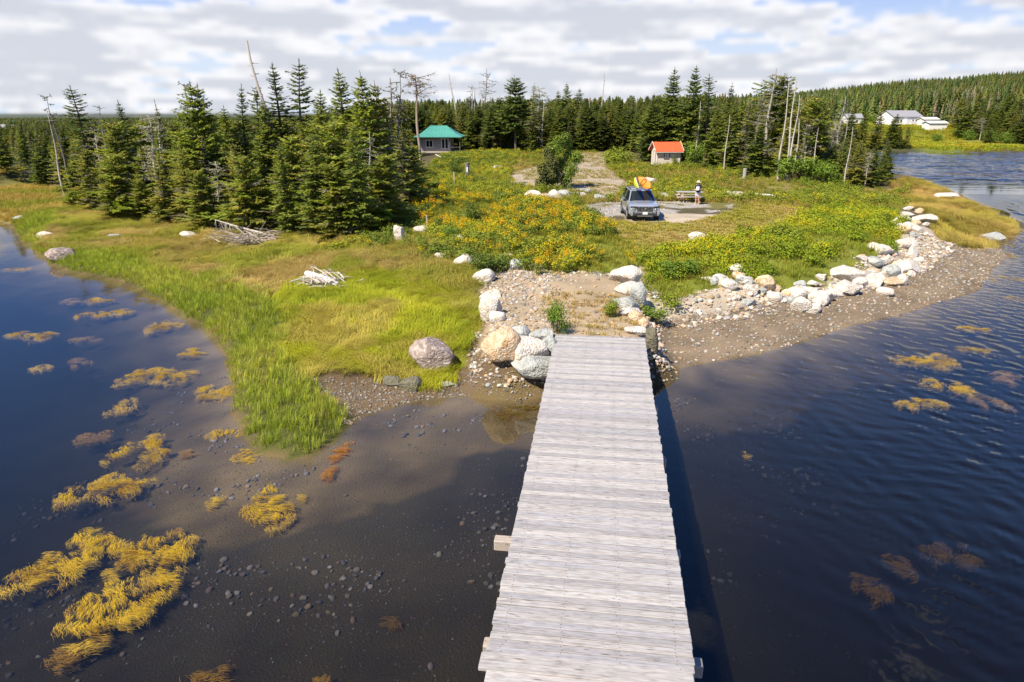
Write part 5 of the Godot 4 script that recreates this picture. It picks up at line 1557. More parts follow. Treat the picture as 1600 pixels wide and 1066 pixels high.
func build_trees() -> void:
	var A := "spruces of the left thicket"
	for q in [
		# the left thicket, front edge
		["olive", -40.32, -50.40, 5.04, "shaggy olive spruce at the left end of the thicket", 1.25], ["bushy", -36.11, -47.69, 4.76, "low olive spruce second from the left end of the thicket", 1.2], ["olive", -31.06, -45.71, 4.76, "yellow tinged spruce in the left front of the thicket", 1.15], ["bushy", -25.94, -42.30, 3.96, "grey green shaggy spruce above the fallen driftwood limb", 1.25], ["olive", -29.12, -45.63, 5.28, "tall olive spruce behind the driftwood limb", 1.1],
		["bushy", -22.46, -41.40, 4.86, "dark spruce just behind the driftwood heap under the trees", 1.1], ["mid", -19.62, -40.91, 5.48, "mid green spruce at the front centre of the thicket", 1.15], ["young", -17.35, -40.66, 6.07, "dense dark spruce at the front of the thicket", 1.1], ["mid", -14.75, -39.99, 6.58, "tall front spruce with bare lower stem", 1.1], ["bushy", -14.22, -43.44, 4.66, "low dark spruce at the right front of the thicket", 1.3], ["bushy", -15.91, -40.07, 4.41, "short green spruce between two front spruces", 1.2], ["bushy", -21.61, -41.72, 3.43, "low olive spruce over the brush pile", 1.3], ["bushy", -33.86, -47.31, 3.03, "low dark spruce among the olive ones on the left", 1.2],
		# tall ones behind
		["fir", -29.52, -48.15, 9.64, "bright green double topped fir rising above the thicket", 1.1], ["fir", -28.76, -48.25, 9.47, "second bright green top of the tall left fir", 1.0], ["spire", -36.57, -54.75, 8.09, "small dark pointed spruce left of the bright fir", 1.0], ["spire", -40.95, -56.52, 8.54, "dark pointed spruce with thin leader near the left snags", 1.35], ["spire", -28.69, -53.65, 9.51, "narrow dark spruce right of the bright fir", 1.1], ["spindle", -28.53, -55.92, 9.71, "thin spindly spruce beside the leaning white snag", 1.2], ["spire", -25.85, -54.47, 11.02, "tall dark spire spruce right of the leaning snag", 1.35], ["spindle", -24.32, -54.68, 11.20, "tallest slender spruce of the thicket", 1.3],
		["mid", -19.37, -50.86, 10.01, "tall green spruce near the right of the thicket", 1.15], ["fir", -17.04, -48.96, 9.58, "rounded bright green tree top above the thicket", 1.05], ["mid", -20.98, -51.04, 8.68, "green spruce left of the tall right one", 1.2], ["olive", -16.54, -50.46, 9.05, "yellowish tree top at the right of the thicket", .9], ["mid", -26.43, -53.11, 8.32, "green spruce under the leaning snag", 1.2], ["mid", -29.52, -52.67, 7.95, "green spruce right of the bright fir, half hidden", 1.2],
		["thin", -14.30, -48.57, 6.19, "ragged spruce at the right edge of the thicket", 1.1], ["bushy", -14.83, -51.81, 4.51, "green young tree before the teal roofed cottage", 1.2],
		# middle ground
		["clear", -14.19, -111.90, 11.71, "dark spruce on a bare stem right of the cottage", 1.15], ["clear", -18.29, -114.24, 7.70, "low dark spruce between cottage and bare stemmed spruce", 1.3], ["clear", -17.53, -118.43, 8.96, "dark spruce beside the tall bare stemmed one", 1.2], ["thin", -12.38, -120.13, 11.03, "pale thinning spruce right of the dark bare stemmed one", 1.0],
		["young", -9.62, -143.86, 10.47, "dark spruce at the left of the row behind the track", 1.1], ["mid", -7.95, -144.08, 11.89, "tallest spruce of the row behind the track", 1.0], ["young", -5.52, -141.39, 10.84, "dense dark spruce in the row behind the track", 1.15], ["young", -2.55, -144.79, 9.04, "broad dark spruce behind the end of the track", 1.35], ["mid", 0.15, -139.26, 8.57, "green spruce right of the track end", 1.2], ["young", 2.18, -134.09, 9.02, "dark spruce between track and shed", 1.3], ["thin", 4.31, -126.77, 8.94, "thin brownish spruce left of the shed spruces", 1.1],
		["young", 6.23, -97.39, 8.75, "large dark spruce left behind the cream shed", 1.25], ["young", 8.87, -100.48, 12.13, "tall dark spruce directly behind the shed", .95], ["young", 10.86, -96.18, 12.20, "tallest dark spruce right of the shed", .95], ["spindle", 12.52, -92.29, 11.04, "spindly wind bent spruce right of the tall pair", 1.3], ["mid", 12.96, -88.62, 7.20, "green spruce right of the shed", 1.2], ["spire", 14.44, -88.82, 9.84, "small pointed spruce in the right wood", 1.2], ["mid", 14.58, -85.45, 7.56, "green spruce left of the bare white trunks", 1.2],
		["thin", 15.73, -83.70, 8.20, "greyish thin spruce in the right wood", 1.2], ["young", 15.93, -77.48, 5.59, "low dark spruce before the bare white trunks", 1.3], ["spire", 19.17, -84.80, 10.81, "tall dark spruce behind the bare white trunks", 1.5], ["flag", 20.81, -85.67, 10.90, "wind swept spruce top above the bare white trunks", 1.3], ["mid", 19.42, -83.63, 9.28, "dark green spruce among the bare white trunks", 1.1], ["flag", 22.22, -80.91, 8.32, "flagged spruce leaning away right of the white trunks", 1.3], ["mid", 22.90, -80.18, 7.98, "dark spruce with ragged right side", 1.2], ["thin", 20.52, -80.09, 7.29, "grey spruce between the white trunks", 1.1],
		["young", 22.99, -75.85, 3.94, "low dark spruce near the broken white stump trunk", 1.3], ["olive", 24.37, -72.28, 4.23, "olive spruce right of the tall broken trunk", 1.2], ["young", 25.90, -72.37, 3.51, "dark spruce close to the end of the right wood", 1.2], ["mid", 27.45, -73.71, 2.90, "last small spruce at the right end of the wood by the inlet", 1.2], ["mid", 23.71, -75.09, 4.64, "ragged spruce behind the tall broken trunk", 1.0],
		# far left wood
		["thin", -62.73, -68.62, 4.90, "thin spruce at the far left edge", 1.2], ["young", -59.56, -67.62, 4.62, "dark spruce in the far left wood", 1.2], ["mid", -64.67, -68.36, 5.36, "green spruce at the left border of the view", 1.2], ["olive", -53.34, -63.25, 5.28, "olive spruce between the far left wood and the thicket", 1.2], ["spindle", -52.75, -66.14, 10.22, "tiered thin spruce with gappy top in the far left wood", 1.6]]:
		plant_tree(q[0], q[1], q[2], q[3], q[4], "", q[5])
	for q in [
		["snag_lean", -25.48, -53.66, 12.54, "tall bare white snag leaning left above the thicket", PI], ["snag_top", -22.97, -85.95, 10.94, "dead tree with flat brown crown before the cottage", 0.0], ["snag_pale", -34.28, -49.69, 7.29, "pale lichen covered dead spruce in the left thicket", 0.5], ["snag_pale", -41.66, -53.57, 6.31, "pale dead spruce at the left of the thicket", 2.0], ["snag_pole", -52.05, -61.28, 8.22, "left bare leaning pole in the far left wood", PI], ["snag_wisp", -51.31, -61.37, 9.24, "thin bare snag near the left border", PI], ["snag_wisp", -45.36, -59.38, 8.29, "forked grey snag left of the pointed spruce", 2.0], ["snag_pole", -38.90, -57.78, 8.67, "thin bare pole snag beside the small pointed spruce", PI], ["snag_wisp", -32.29, -51.10, 9.61, "bent wispy snag left of the bright fir", 0.0],
		["snag_limbs", -16.32, -52.02, 9.38, "grey dead tree at the right of the thicket", 0.0], ["snag_wisp", -15.83, -52.08, 9.81, "wispy flagged tree at the right top of the thicket", 0.0], ["snag_limbs", -15.05, -43.33, 6.01, "broken grey dead tree inside the right front of the thicket", 0.0], ["snag_pale", -26.89, -45.58, 4.18, "grey dead spruce low in the thicket", 0.0], ["snag_limbs", -35.59, -48.44, 3.34, "bare grey branches in the front left thicket", 0.0],
		["snag_lean", -27.74, -135.57, 13.45, "snag leaning left behind the cottage roof", PI], ["snag_wisp", -28.22, -144.53, 11.18, "bent dark snag right of the cottage", 0.0], ["snag_pole", -26.85, -141.57, 11.89, "bare white pole in the dead stand behind the cottage", 0.0], ["snag_pole", -26.34, -141.64, 11.06, "second bare pole of the dead stand", 0.0], ["snag_limbs", -25.48, -148.16, 14.85, "tallest branched snag of the dead stand", 0.0], ["snag_pole", -24.53, -138.88, 10.38, "short bare pole of the dead stand", 0.0], ["snag_pole", -10.76, -120.35, 8.33, "white bare trunk beside the pale thinning spruce", 0.0], ["snag_pale", -12.51, -128.20, 10.57, "pale twiggy dead tree right of the dark spruce", 0.0], ["snag_pole", -1.24, -155.67, 14.25, "thin tall dead pole above the row behind the track", 0.0], ["snag_pole", -3.72, -155.34, 10.07, "short dead pole above the row behind the track", 0.0],
		["snag_pole", 11.47, -92.15, 7.94, "bare trunk right of the tall dark spruces", 0.0], ["snag_pole", 13.61, -83.42, 6.30, "bare grey trunk in the right wood", 0.0], ["snag_limbs", 17.17, -80.94, 11.12, "tall grey branched snag left of the white trunks", 0.0], ["snag_pole", 17.30, -73.04, 9.32, "left tall bare white trunk of the right wood", 0.0], ["snag_pole", 17.87, -73.12, 9.67, "middle tall bare white trunk of the right wood", 0.0], ["snag_pole", 18.09, -72.46, 8.15, "right tall bare white trunk of the right wood", 0.0], ["snag_pole", 19.53, -76.05, 7.25, "thinner bare trunk right of the three white trunks", 0.0], ["snag_pole", 20.12, -76.13, 6.82, "thin bare trunk among dead twigs", 0.0], ["snag_pole", 20.09, -71.68, 5.28, "short broken trunk with twigs in the right wood", 0.0], ["snag_pale", 20.09, -75.23, 6.08, "grey twiggy dead spruce in the right wood", 0.0], ["snag_pale", 22.92, -76.72, 5.86, "second grey twiggy dead spruce in the right wood", 0.0], ["snag_pole", 24.72, -78.45, 6.04, "bare broken pole near the right end of the wood", 0.0], ["snag_pole", 23.01, -70.98, 5.61, "tall broken white trunk at the front of the right wood", 0.0], ["snag_pale", 25.06, -71.64, 3.25, "bleached dead bush tree at the right end of the wood", 0.0], ["snag_limbs", 26.62, -87.12, 8.68, "dead branched snag against the hill", 0.0], ["snag_wisp", 16.25, -81.95, 9.60, "thin grey snag in the right wood", 0.0]]:
		plant_tree(q[0], q[1], q[2], q[3], q[4], "", 1.0, q[5] if q[0] != "snag_pole" else rng.randf() * TAU)
	# the trees packed between them, which nothing tells apart
	var fill := func(poly: PackedVector2Array, n: int, lo_h: float, hi_h: float, label: String, group: String, ks: Array) -> void:
		var lo := poly[0]
		var hi := poly[0]
		for q in poly:
			lo = lo.min(q); hi = hi.max(q)
		var placed := 0
		var tries := 0
		while placed < n and tries < n * 60:
			tries += 1
			var p := Vector2(rng.randf_range(lo.x, hi.x), rng.randf_range(lo.y, hi.y))
			if not Geometry2D.is_point_in_polygon(p, poly): continue
			var near := false
			for q in keepouts:
				if Vector2(q[0], q[1]).distance_squared_to(p) < pow(maxf(q[2] + 0.45, 0.95), 2): near = true
			if near: continue
			plant_tree(ks[rng.randi() % ks.size()], p.x, p.y, rng.randf_range(lo_h, hi_h), label, group, rng.randf_range(1.0, 1.3))
			placed += 1
	fill.call(PackedVector2Array([Vector2(-43.11, -51.74), Vector2(-35.74, -47.99), Vector2(-26.02, -42.87), Vector2(-18.75, -41.67), Vector2(-15.14, -44.89), Vector2(-14.98, -53.80), Vector2(-20.13, -73.23), Vector2(-29.03, -80.13), Vector2(-43.98, -80.90), Vector2(-60.84, -75.03)]), 105, 3.0, 7.0, "green spruce packed inside the left thicket", "spruces packed in the left thicket", ["mid", "bushy", "olive", "olive2", "thin", "bushy", "olive2"])
	fill.call(PackedVector2Array([Vector2(-68.60, -68.24), Vector2(-55.06, -65.83), Vector2(-65.25, -80.57), Vector2(-79.34, -89.62), Vector2(-88.30, -88.43)]), 26, 2.6, 5.2, "dark spruce standing in the far left wood", "spruces of the far left wood", ["mid", "young", "thin", "olive"])
	fill.call(PackedVector2Array([Vector2(22.26, -76.63), Vector2(26.37, -71.13), Vector2(30.01, -79.92), Vector2(26.44, -89.00)]), 16, 2.6, 4.6, "low spruce packed in the right end of the wood", "low spruces at the right end of the wood", ["mid", "young", "thin", "olive"])
	fill.call(PackedVector2Array([Vector2(12.09, -95.15), Vector2(16.73, -81.51), Vector2(20.94, -74.23), Vector2(25.65, -90.27), Vector2(20.37, -99.98), Vector2(13.77, -109.06)]), 60, 4.0, 8.6, "green spruce packed inside the right wood", "spruces packed in the right wood", ["mid", "young", "thin", "olive", "flag"])
	fill.call(PackedVector2Array([Vector2(-12.33, -149.90), Vector2(5.70, -120.49), Vector2(12.26, -100.48), Vector2(17.06, -141.50), Vector2(8.57, -185.03), Vector2(-16.78, -203.58)]), 36, 4.5, 8.0, "dark spruce in the wood behind the track", "spruces behind the track", ["young", "mid", "young", "clear"])
	fill.call(PackedVector2Array([Vector2(4.05, -118.11), Vector2(6.29, -107.84), Vector2(10.42, -103.77), Vector2(13.66, -94.82), Vector2(16.34, -114.21), Vector2(12.28, -123.19), Vector2(4.61, -135.92)]), 22, 5.5, 9.0, "full dark spruce behind the cream shed", "spruces behind the shed", ["young", "mid", "young"])
	fill.call(PackedVector2Array([Vector2(-37.92, -114.72), Vector2(-34.31, -140.59), Vector2(-11.66, -149.99), Vector2(-15.88, -203.70), Vector2(-44.93, -199.86), Vector2(-54.29, -151.33)]), 26, 3.5, 7.0, "spruce in the wood behind the cottage", "spruces behind the cottage", ["mid", "thin", "clear", "olive"])

func build_far_woods() -> void:
	var ms := [far_tree(8, 9, 0.24, Color(0.14, 0.185, 0.055)), far_tree(8, 10, 0.2, Color(0.165, 0.20, 0.06)), far_tree(7, 9, 0.3, Color(0.2, 0.235, 0.065)), far_tree(7, 9, 0.17, Color(0.11, 0.15, 0.052))]
	var bare := far_tree(5, 7, 0.1, Color(0.4, 0.36, 0.27))
	var near_kinds := ["young", "mid", "olive", "clear", "thin", "mid"]
	var nx := [[], [], [], [], [], []]
	var nc := [[], [], [], [], [], []]
	var xf := [[], [], [], [], []]
	var cc := [[], [], [], [], []]
	for i in 62000:
		var d := 105.0 + 1000.0 * pow(rng.randf(), 1.7)
		var an := deg_to_rad(rng.randf_range(-54.0, 46.0))
		var x := sin(an) * d
		var z := -cos(an) * d
		if z > -88.0 or (z > -100 and x > -60.0): continue
		if x > 12.0 and z > -170.0: continue
		var f := shore_field(x, z)
		if f.x < 2.5: continue
		if inside("shore_lawn", x, z): continue
		if Vector2(x + 26, z + 111).length() < 9.0 or Vector2(x + 19, z + 100).length() < 9.0: continue
		if x > -30 and x < 14 and z > -122.0 - 0.2 * x: continue
		var y := ground_of(f, x, z)
		var k := rng.randi() % 4
		if nz2.get_noise_2d(x * 0.35, z * 0.35 + 30) > 0.22 and rng.randf() < 0.4: k = 4
		var t := (3.5 + 6.5 * pow(rng.randf(), 1.4)) * lerpf(0.5, 1.0, smoothstep(-0.5, -0.28, x / -z)) * 0.92
		if d < 270.0:
			if rng.randf() < 0.45: continue
			var kk := rng.randi() % 6
			t = t * 0.85 + 0.9
			nx[kk].append(Transform3D(Basis(Vector3.UP, rng.randf() * TAU).scaled(Vector3(t / 7.0, t / 8.0, t / 7.0)), Vector3(x, y - 0.2, z)))
			var gl := rng.randf_range(0.7, 1.0)
			nc[kk].append(Color(gl, gl, gl))
			continue
		t *= lerpf(1.0, 0.62, smoothstep(270.0, 520.0, d))
		xf[k].append(Transform3D(Basis(Vector3.UP, rng.randf() * TAU).scaled(Vector3(t * 1.15, t, t * 1.15)), Vector3(x, y - 0.2, z)))
		var v := 1.0 + 0.35 * nz2.get_noise_2d(x * 0.3, z * 0.3)
		cc[k].append(Color(v * rng.randf_range(0.8, 1.25), v * rng.randf_range(0.85, 1.15), v * 0.95))
	for k in 6:
		crowd("forest_crowns", kinds[near_kinds[k]][1], nx[k], nc[k], "nearer rows of the spruce forest behind the point", "forest")
		crowd("forest_trunks", kinds[near_kinds[k]][0], nx[k], nc[k], "trunks of the nearer rows of the forest", "forest")
	for k in 5: crowd("distant_forest", ms[k] if k < 4 else bare, xf[k], cc[k], "unbroken spruce forest reaching to the horizon and over the hill", "forest")

func build_plants() -> void:
	var cord := [grass_tuft(22, 0.15, 0.36, 0.006, 0.4, 0.0), grass_tuft(22, 0.17, 0.32, 0.006, 0.7, 0.3), grass_tuft(20, 0.13, 0.42, 0.006, 0.35, 0.0)]
	scatter("marsh", 30.0, 0.45, cord, "marsh_grass", "bright green upright cordgrass along the left waterline", "grass", [Color(0.297, 0.364, 0.035), Color(0.462, 0.482, 0.06), Color(0.363, 0.428, 0.045)], 0.55, 1.2)
	scatter("marsh", 6.0, 0.45, [cord[1]], "dead_marsh_grass", "straw coloured dead stems among the cordgrass", "grass", [Color(0.462, 0.353, 0.13), Color(0.374, 0.278, 0.1)], 0.5, 1.0, false, -0.05)
	var hay := [grass_tuft(26, 0.16, 0.42, 0.006, 1.5, 0.85), grass_tuft(26, 0.18, 0.36, 0.006, 1.7, 0.9)]
	scatter("moss_hay", 34.0, 0.2, hay, "salt_hay", "matted yellow green salt hay lying in swirls", "grass", [Color(0.36, 0.40, 0.022), Color(0.48, 0.485, 0.03), Color(0.5, 0.43, 0.08)], 0.8, 1.2, true)
	scatter("tan_hay", 26.0, 0.2, hay, "tan_hay", "combed tan and green hay between marsh and spruces", "grass", [Color(0.429, 0.396, 0.065), Color(0.5, 0.375, 0.125), Color(0.33, 0.342, 0.04)], 0.9, 1.35, true)
	scatter("right_hay", 16.0, 0.3, hay, "right_hay", "tan hay on the low point at the right", "grass", [Color(0.422, 0.363, 0.063), Color(0.5, 0.36, 0.11)], 1.0, 1.5, true)
	scatter("edge", 16.0, 0.3, hay, "edge_hay", "tan and green hay along the foot of the thicket", "grass", [Color(0.363, 0.326, 0.0525), Color(0.5, 0.38, 0.12), Color(0.325, 0.315, 0.042)], 0.9, 1.4, true)
	var far_tuft := [grass_tuft(20, 0.2, 0.5, 0.012, 0.7, 0.3)]
	scatter("far_lawn", 9.0, 0.3, far_tuft, "far_marsh", "green and tan marsh grass at the far left", "grass", [Color(0.287, 0.319, 0.0315), Color(0.552, 0.38, 0.101)])
	var meadow := [grass_tuft(20, 0.16, 0.42, 0.009, 0.6, 0.1), grass_tuft(20, 0.18, 0.34, 0.009, 0.8, 0.3)]
	var short := [grass_tuft(22, 0.17, 0.17, 0.009, 0.9, 0.2)]
	scatter("herbs", 9.0, 0.4, meadow, "meadow_grass", "mixed green and yellow meadow grass left of the car", "grass", [Color(0.27, 0.29, 0.0315), Color(0.506, 0.407, 0.063)])
	scatter("field", 9.0, 0.4, meadow, "field_grass", "green and straw grass of the field right of the dock", "grass", [Color(0.27, 0.305, 0.0315), Color(0.506, 0.38, 0.0882)])
	scatter("back", 6.0, 0.4, meadow, "back_grass", "rough grass between the track, shed and woods", "grass", [Color(0.287, 0.276, 0.0378), Color(0.552, 0.38, 0.113)], 0.8, 1.3, false, -9.0, func(x, z): return not inside("drive", x, z) and not inside("pad", x, z))
	scatter("lawn", 16.0, 0.2, short, "lawn_grass", "short yellowing grass around the parked car", "grass", [Color(0.405, 0.378, 0.0441), Color(0.546, 0.396, 0.132)], 0.7, 1.3, false, -9.0, func(x, z): return not inside("pad", x, z) or nz.get_noise_2d(x * 2.1, z * 2.1) * 0.7 + nz2.get_noise_2d(x * 0.9 + 40, z * 0.9) * 0.6 < -0.08 or rng.randf() < 0.12)
	scatter("drive", 7.0, 0.2, short, "track_weeds", "weeds and short grass growing through the gravel track", "weeds", [Color(0.33, 0.332, 0.05), Color(0.46, 0.38, 0.14)], 0.7, 1.5, false, 0.0)
	scatter("rubble", 12.0, 0.2, short, "landing_weeds", "sparse dry weeds on the stony landing", "weeds", [Color(0.422, 0.348, 0.063), Color(0.546, 0.396, 0.168)], 0.6, 1.2, false, -0.1, func(x, z): return x > -2.2)
	scatter("right_edge", 6.0, 0.4, meadow, "wood_edge_grass", "rough grass along the foot of the right wood", "grass", [Color(0.286, 0.302, 0.0368), Color(0.472, 0.373, 0.0945)])
	# leafy herbs, brambles and goldenrod
	var weeds := []
	for k in 3: weeds.append(leafy([[Vector3(0, 0.22, 0), Vector3(0.32, 0.26, 0.32)]], 190, 0.075, [Color(0.8, 0.8, 0.8), Color(1.1, 1.1, 1.1)], M.leaf)[0])
	scatter("herbs", 3.4, 0.4, weeds, "brambles", "low leafy brambles and roses over the left slope", "bushes", [Color(0.118, 0.174, 0.0252), Color(0.237, 0.276, 0.0315), Color(0.338, 0.363, 0.0315)], 0.8, 1.7, false, -0.12)
	scatter("field", 4.6, 0.4, weeds, "field_herbs", "bright green leafy herbs covering the right field", "herbs", [Color(0.19, 0.27, 0.018), Color(0.33, 0.38, 0.02), Color(0.42, 0.42, 0.02)], 0.7, 1.6, false, -0.2)
	scatter("back", 1.6, 0.4, weeds, "back_herbs", "leafy undergrowth before the woods and shed", "undergrowth", [Color(0.152, 0.217, 0.0277), Color(0.304, 0.319, 0.0315)], 0.9, 1.8, false, -0.02, func(x, z): return not inside("drive", x, z) and not inside("pad", x, z))
	scatter("right_edge", 2.0, 0.4, weeds, "wood_edge_herbs", "leafy undergrowth along the right wood", "undergrowth", [Color(0.168, 0.23, 0.0273), Color(0.286, 0.326, 0.0315)], 0.9, 1.8, false, -0.15)
	var gold := [goldenrod(0.7, Color(0.66, 0.46, 0.012)), goldenrod(0.6, Color(0.6, 0.5, 0.015)), goldenrod(0.75, Color(0.68, 0.38, 0.015))]
	var one := [Color(1, 1, 1), Color(1, 1, 1)]
	scatter("gold", 2.6, 0.7, gold, "goldenrod", "orange yellow goldenrod in bloom over the mound", "flowers", one, 0.6, 1.25, false, -0.2)
	scatter("herbs", 0.8, 0.7, [gold[0], gold[1]], "loose_goldenrod", "loose yellow goldenrod spreading over the left slope", "flowers", one, 0.6, 1.1, false, -0.05)
	scatter("field", 0.9, 0.7, [gold[1]], "field_goldenrod", "yellow goldenrod patches in the right field", "flowers", one, 0.7, 1.1, false, 0.08)
	scatter("back", 0.3, 0.7, [gold[1]], "back_goldenrod", "scattered goldenrod before the woods", "flowers", one, 0.9, 1.3, false, 0.05, func(x, z): return not inside("drive", x, z) and not inside("pad", x, z))
	# shrubs that stand out one by one
	var shrub_kinds := []
	for k in 3:
		var cl := []
		for j in 6: cl.append([Vector3(rng.randf_range(-0.35, 0.35), rng.randf_range(0.25, 0.75), rng.randf_range(-0.35, 0.35)), Vector3(0.3, 0.28, 0.3)])
		shrub_kinds.append(leafy(cl, 1500, 0.065, [[Color(0.13, 0.21, 0.026), Color(0.18, 0.26, 0.03)], [Color(0.09, 0.14, 0.025), Color(0.12, 0.17, 0.025)], [Color(0.25, 0.3, 0.03), Color(0.2, 0.25, 0.025)]][k], M.leaf, 2))
	for q in [[0, -1.37, -21.41, 0.88, 1.01, "round green bush beside the far end of the dock"], [2, 0.32, -23.69, 0.64, 0.69, "yellow green bush in the middle of the landing"], [0, 2.02, -25.29, 1.21, 0.63, "sprawling grey green beach plant right of the landing"], [1, -7.86, -42.50, 1.37, 1.61, "dark green bush standing in the goldenrod"], [1, -4.38, -42.12, 1.98, 0.87, "dark low bush in the middle of the goldenrod mound"], [1, -5.02, -31.07, 1.80, 1.02, "bramble bush at the left of the rubble landing"], [0, -8.26, -36.80, 1.42, 0.99, "green bush among the goldenrod above the white rock"], [1, -9.50, -39.80, 1.14, 0.99, "dark bush left of the goldenrod"], [0, -22.52, -74.17, 4.90, 2.80, "pale green leafy alder at the right edge of the thicket"], [1, -15.59, -73.47, 1.51, 1.64, "dark round bush left of the grey carved post"], [2, -14.42, -54.13, 2.57, 1.54, "yellow green shrub at the foot of the dead tree"], [1, 18.44, -47.90, 0.93, 0.76, "dark bush at the end of the rock bank"], [0, 18.77, -71.75, 3.78, 2.52, "green alder bush at the front of the right wood"], [0, 20.78, -70.27, 3.07, 2.21, "green alder bush left of the tall broken trunk"], [2, 1.58, -90.88, 4.90, 2.13, "yellow flowering bush left of the shed"], [1, 8.39, -87.32, 0.86, 1.56, "thin dark shrub against the shed wall"], [0, 10.57, -85.88, 2.29, 3.05, "broad leaved green shrub right of the shed"], [2, 7.91, -40.19, 0.66, 0.66, "yellow green weed clump in the straw grass"], [1, 8.51, -40.91, 0.44, 0.59, "small dark weed clump in the straw grass"], [2, 9.76, -37.61, 2.38, 0.82, "golden flowered bush in the right field"], [0, 3.45, -30.82, 1.72, 0.86, "green herb clump in the field near the lone boulder"]]:
		var s := thing("bush", q[5], "bush", Vector3(q[1], ground(q[1], q[2]) - 0.04, q[2]), rng.randf() * TAU)
		s.scale = Vector3(q[3] / 0.95, maxf(q[4] / 0.85, q[3] / 2.0), q[3] / 0.95)
		part("foliage", shrub_kinds[q[0]][0], null, s)
		part("stems", shrub_kinds[q[0]][1], null, s)
	# the two young trees in the ring of rocks
	for q in [[-3.79, -62.97, 4.65, "young green leafy tree in the ring of rocks", [Color(0.14, 0.21, 0.03), Color(0.19, 0.26, 0.035)], 13], [-5.12, -61.66, 3.39, "duller olive sapling left of the young green tree", [Color(0.15, 0.16, 0.045), Color(0.11, 0.13, 0.04)], 9]]:
		var cl := []
		var hh: float = q[2]
		for j in q[5]:
			var u: float = 0.18 + 0.78 * j / (q[5] - 1)
			var an := rng.randf() * TAU
			var rr := hh * 0.34 * (1.0 - absf(u - 0.5)) * rng.randf_range(0.4, 1.0) * (1.0 - smoothstep(0.75, 1.0, u) * 0.8)
			var sz := hh * rng.randf_range(0.13, 0.2) * (1.25 - u * 0.6)
			cl.append([Vector3(cos(an) * rr, u * hh, sin(an) * rr), Vector3(sz, sz * 0.95, sz)])
		var lf := leafy(cl, 6000, 0.17, q[4], M.leaf, 1, Color(0.2, 0.18, 0.15))
		var t := thing("young_tree", q[3], "tree", Vector3(q[0], ground(q[0], q[1]), q[1]))
		part("crown", lf[0], null, t)
		part("trunk", lf[1], null, t)

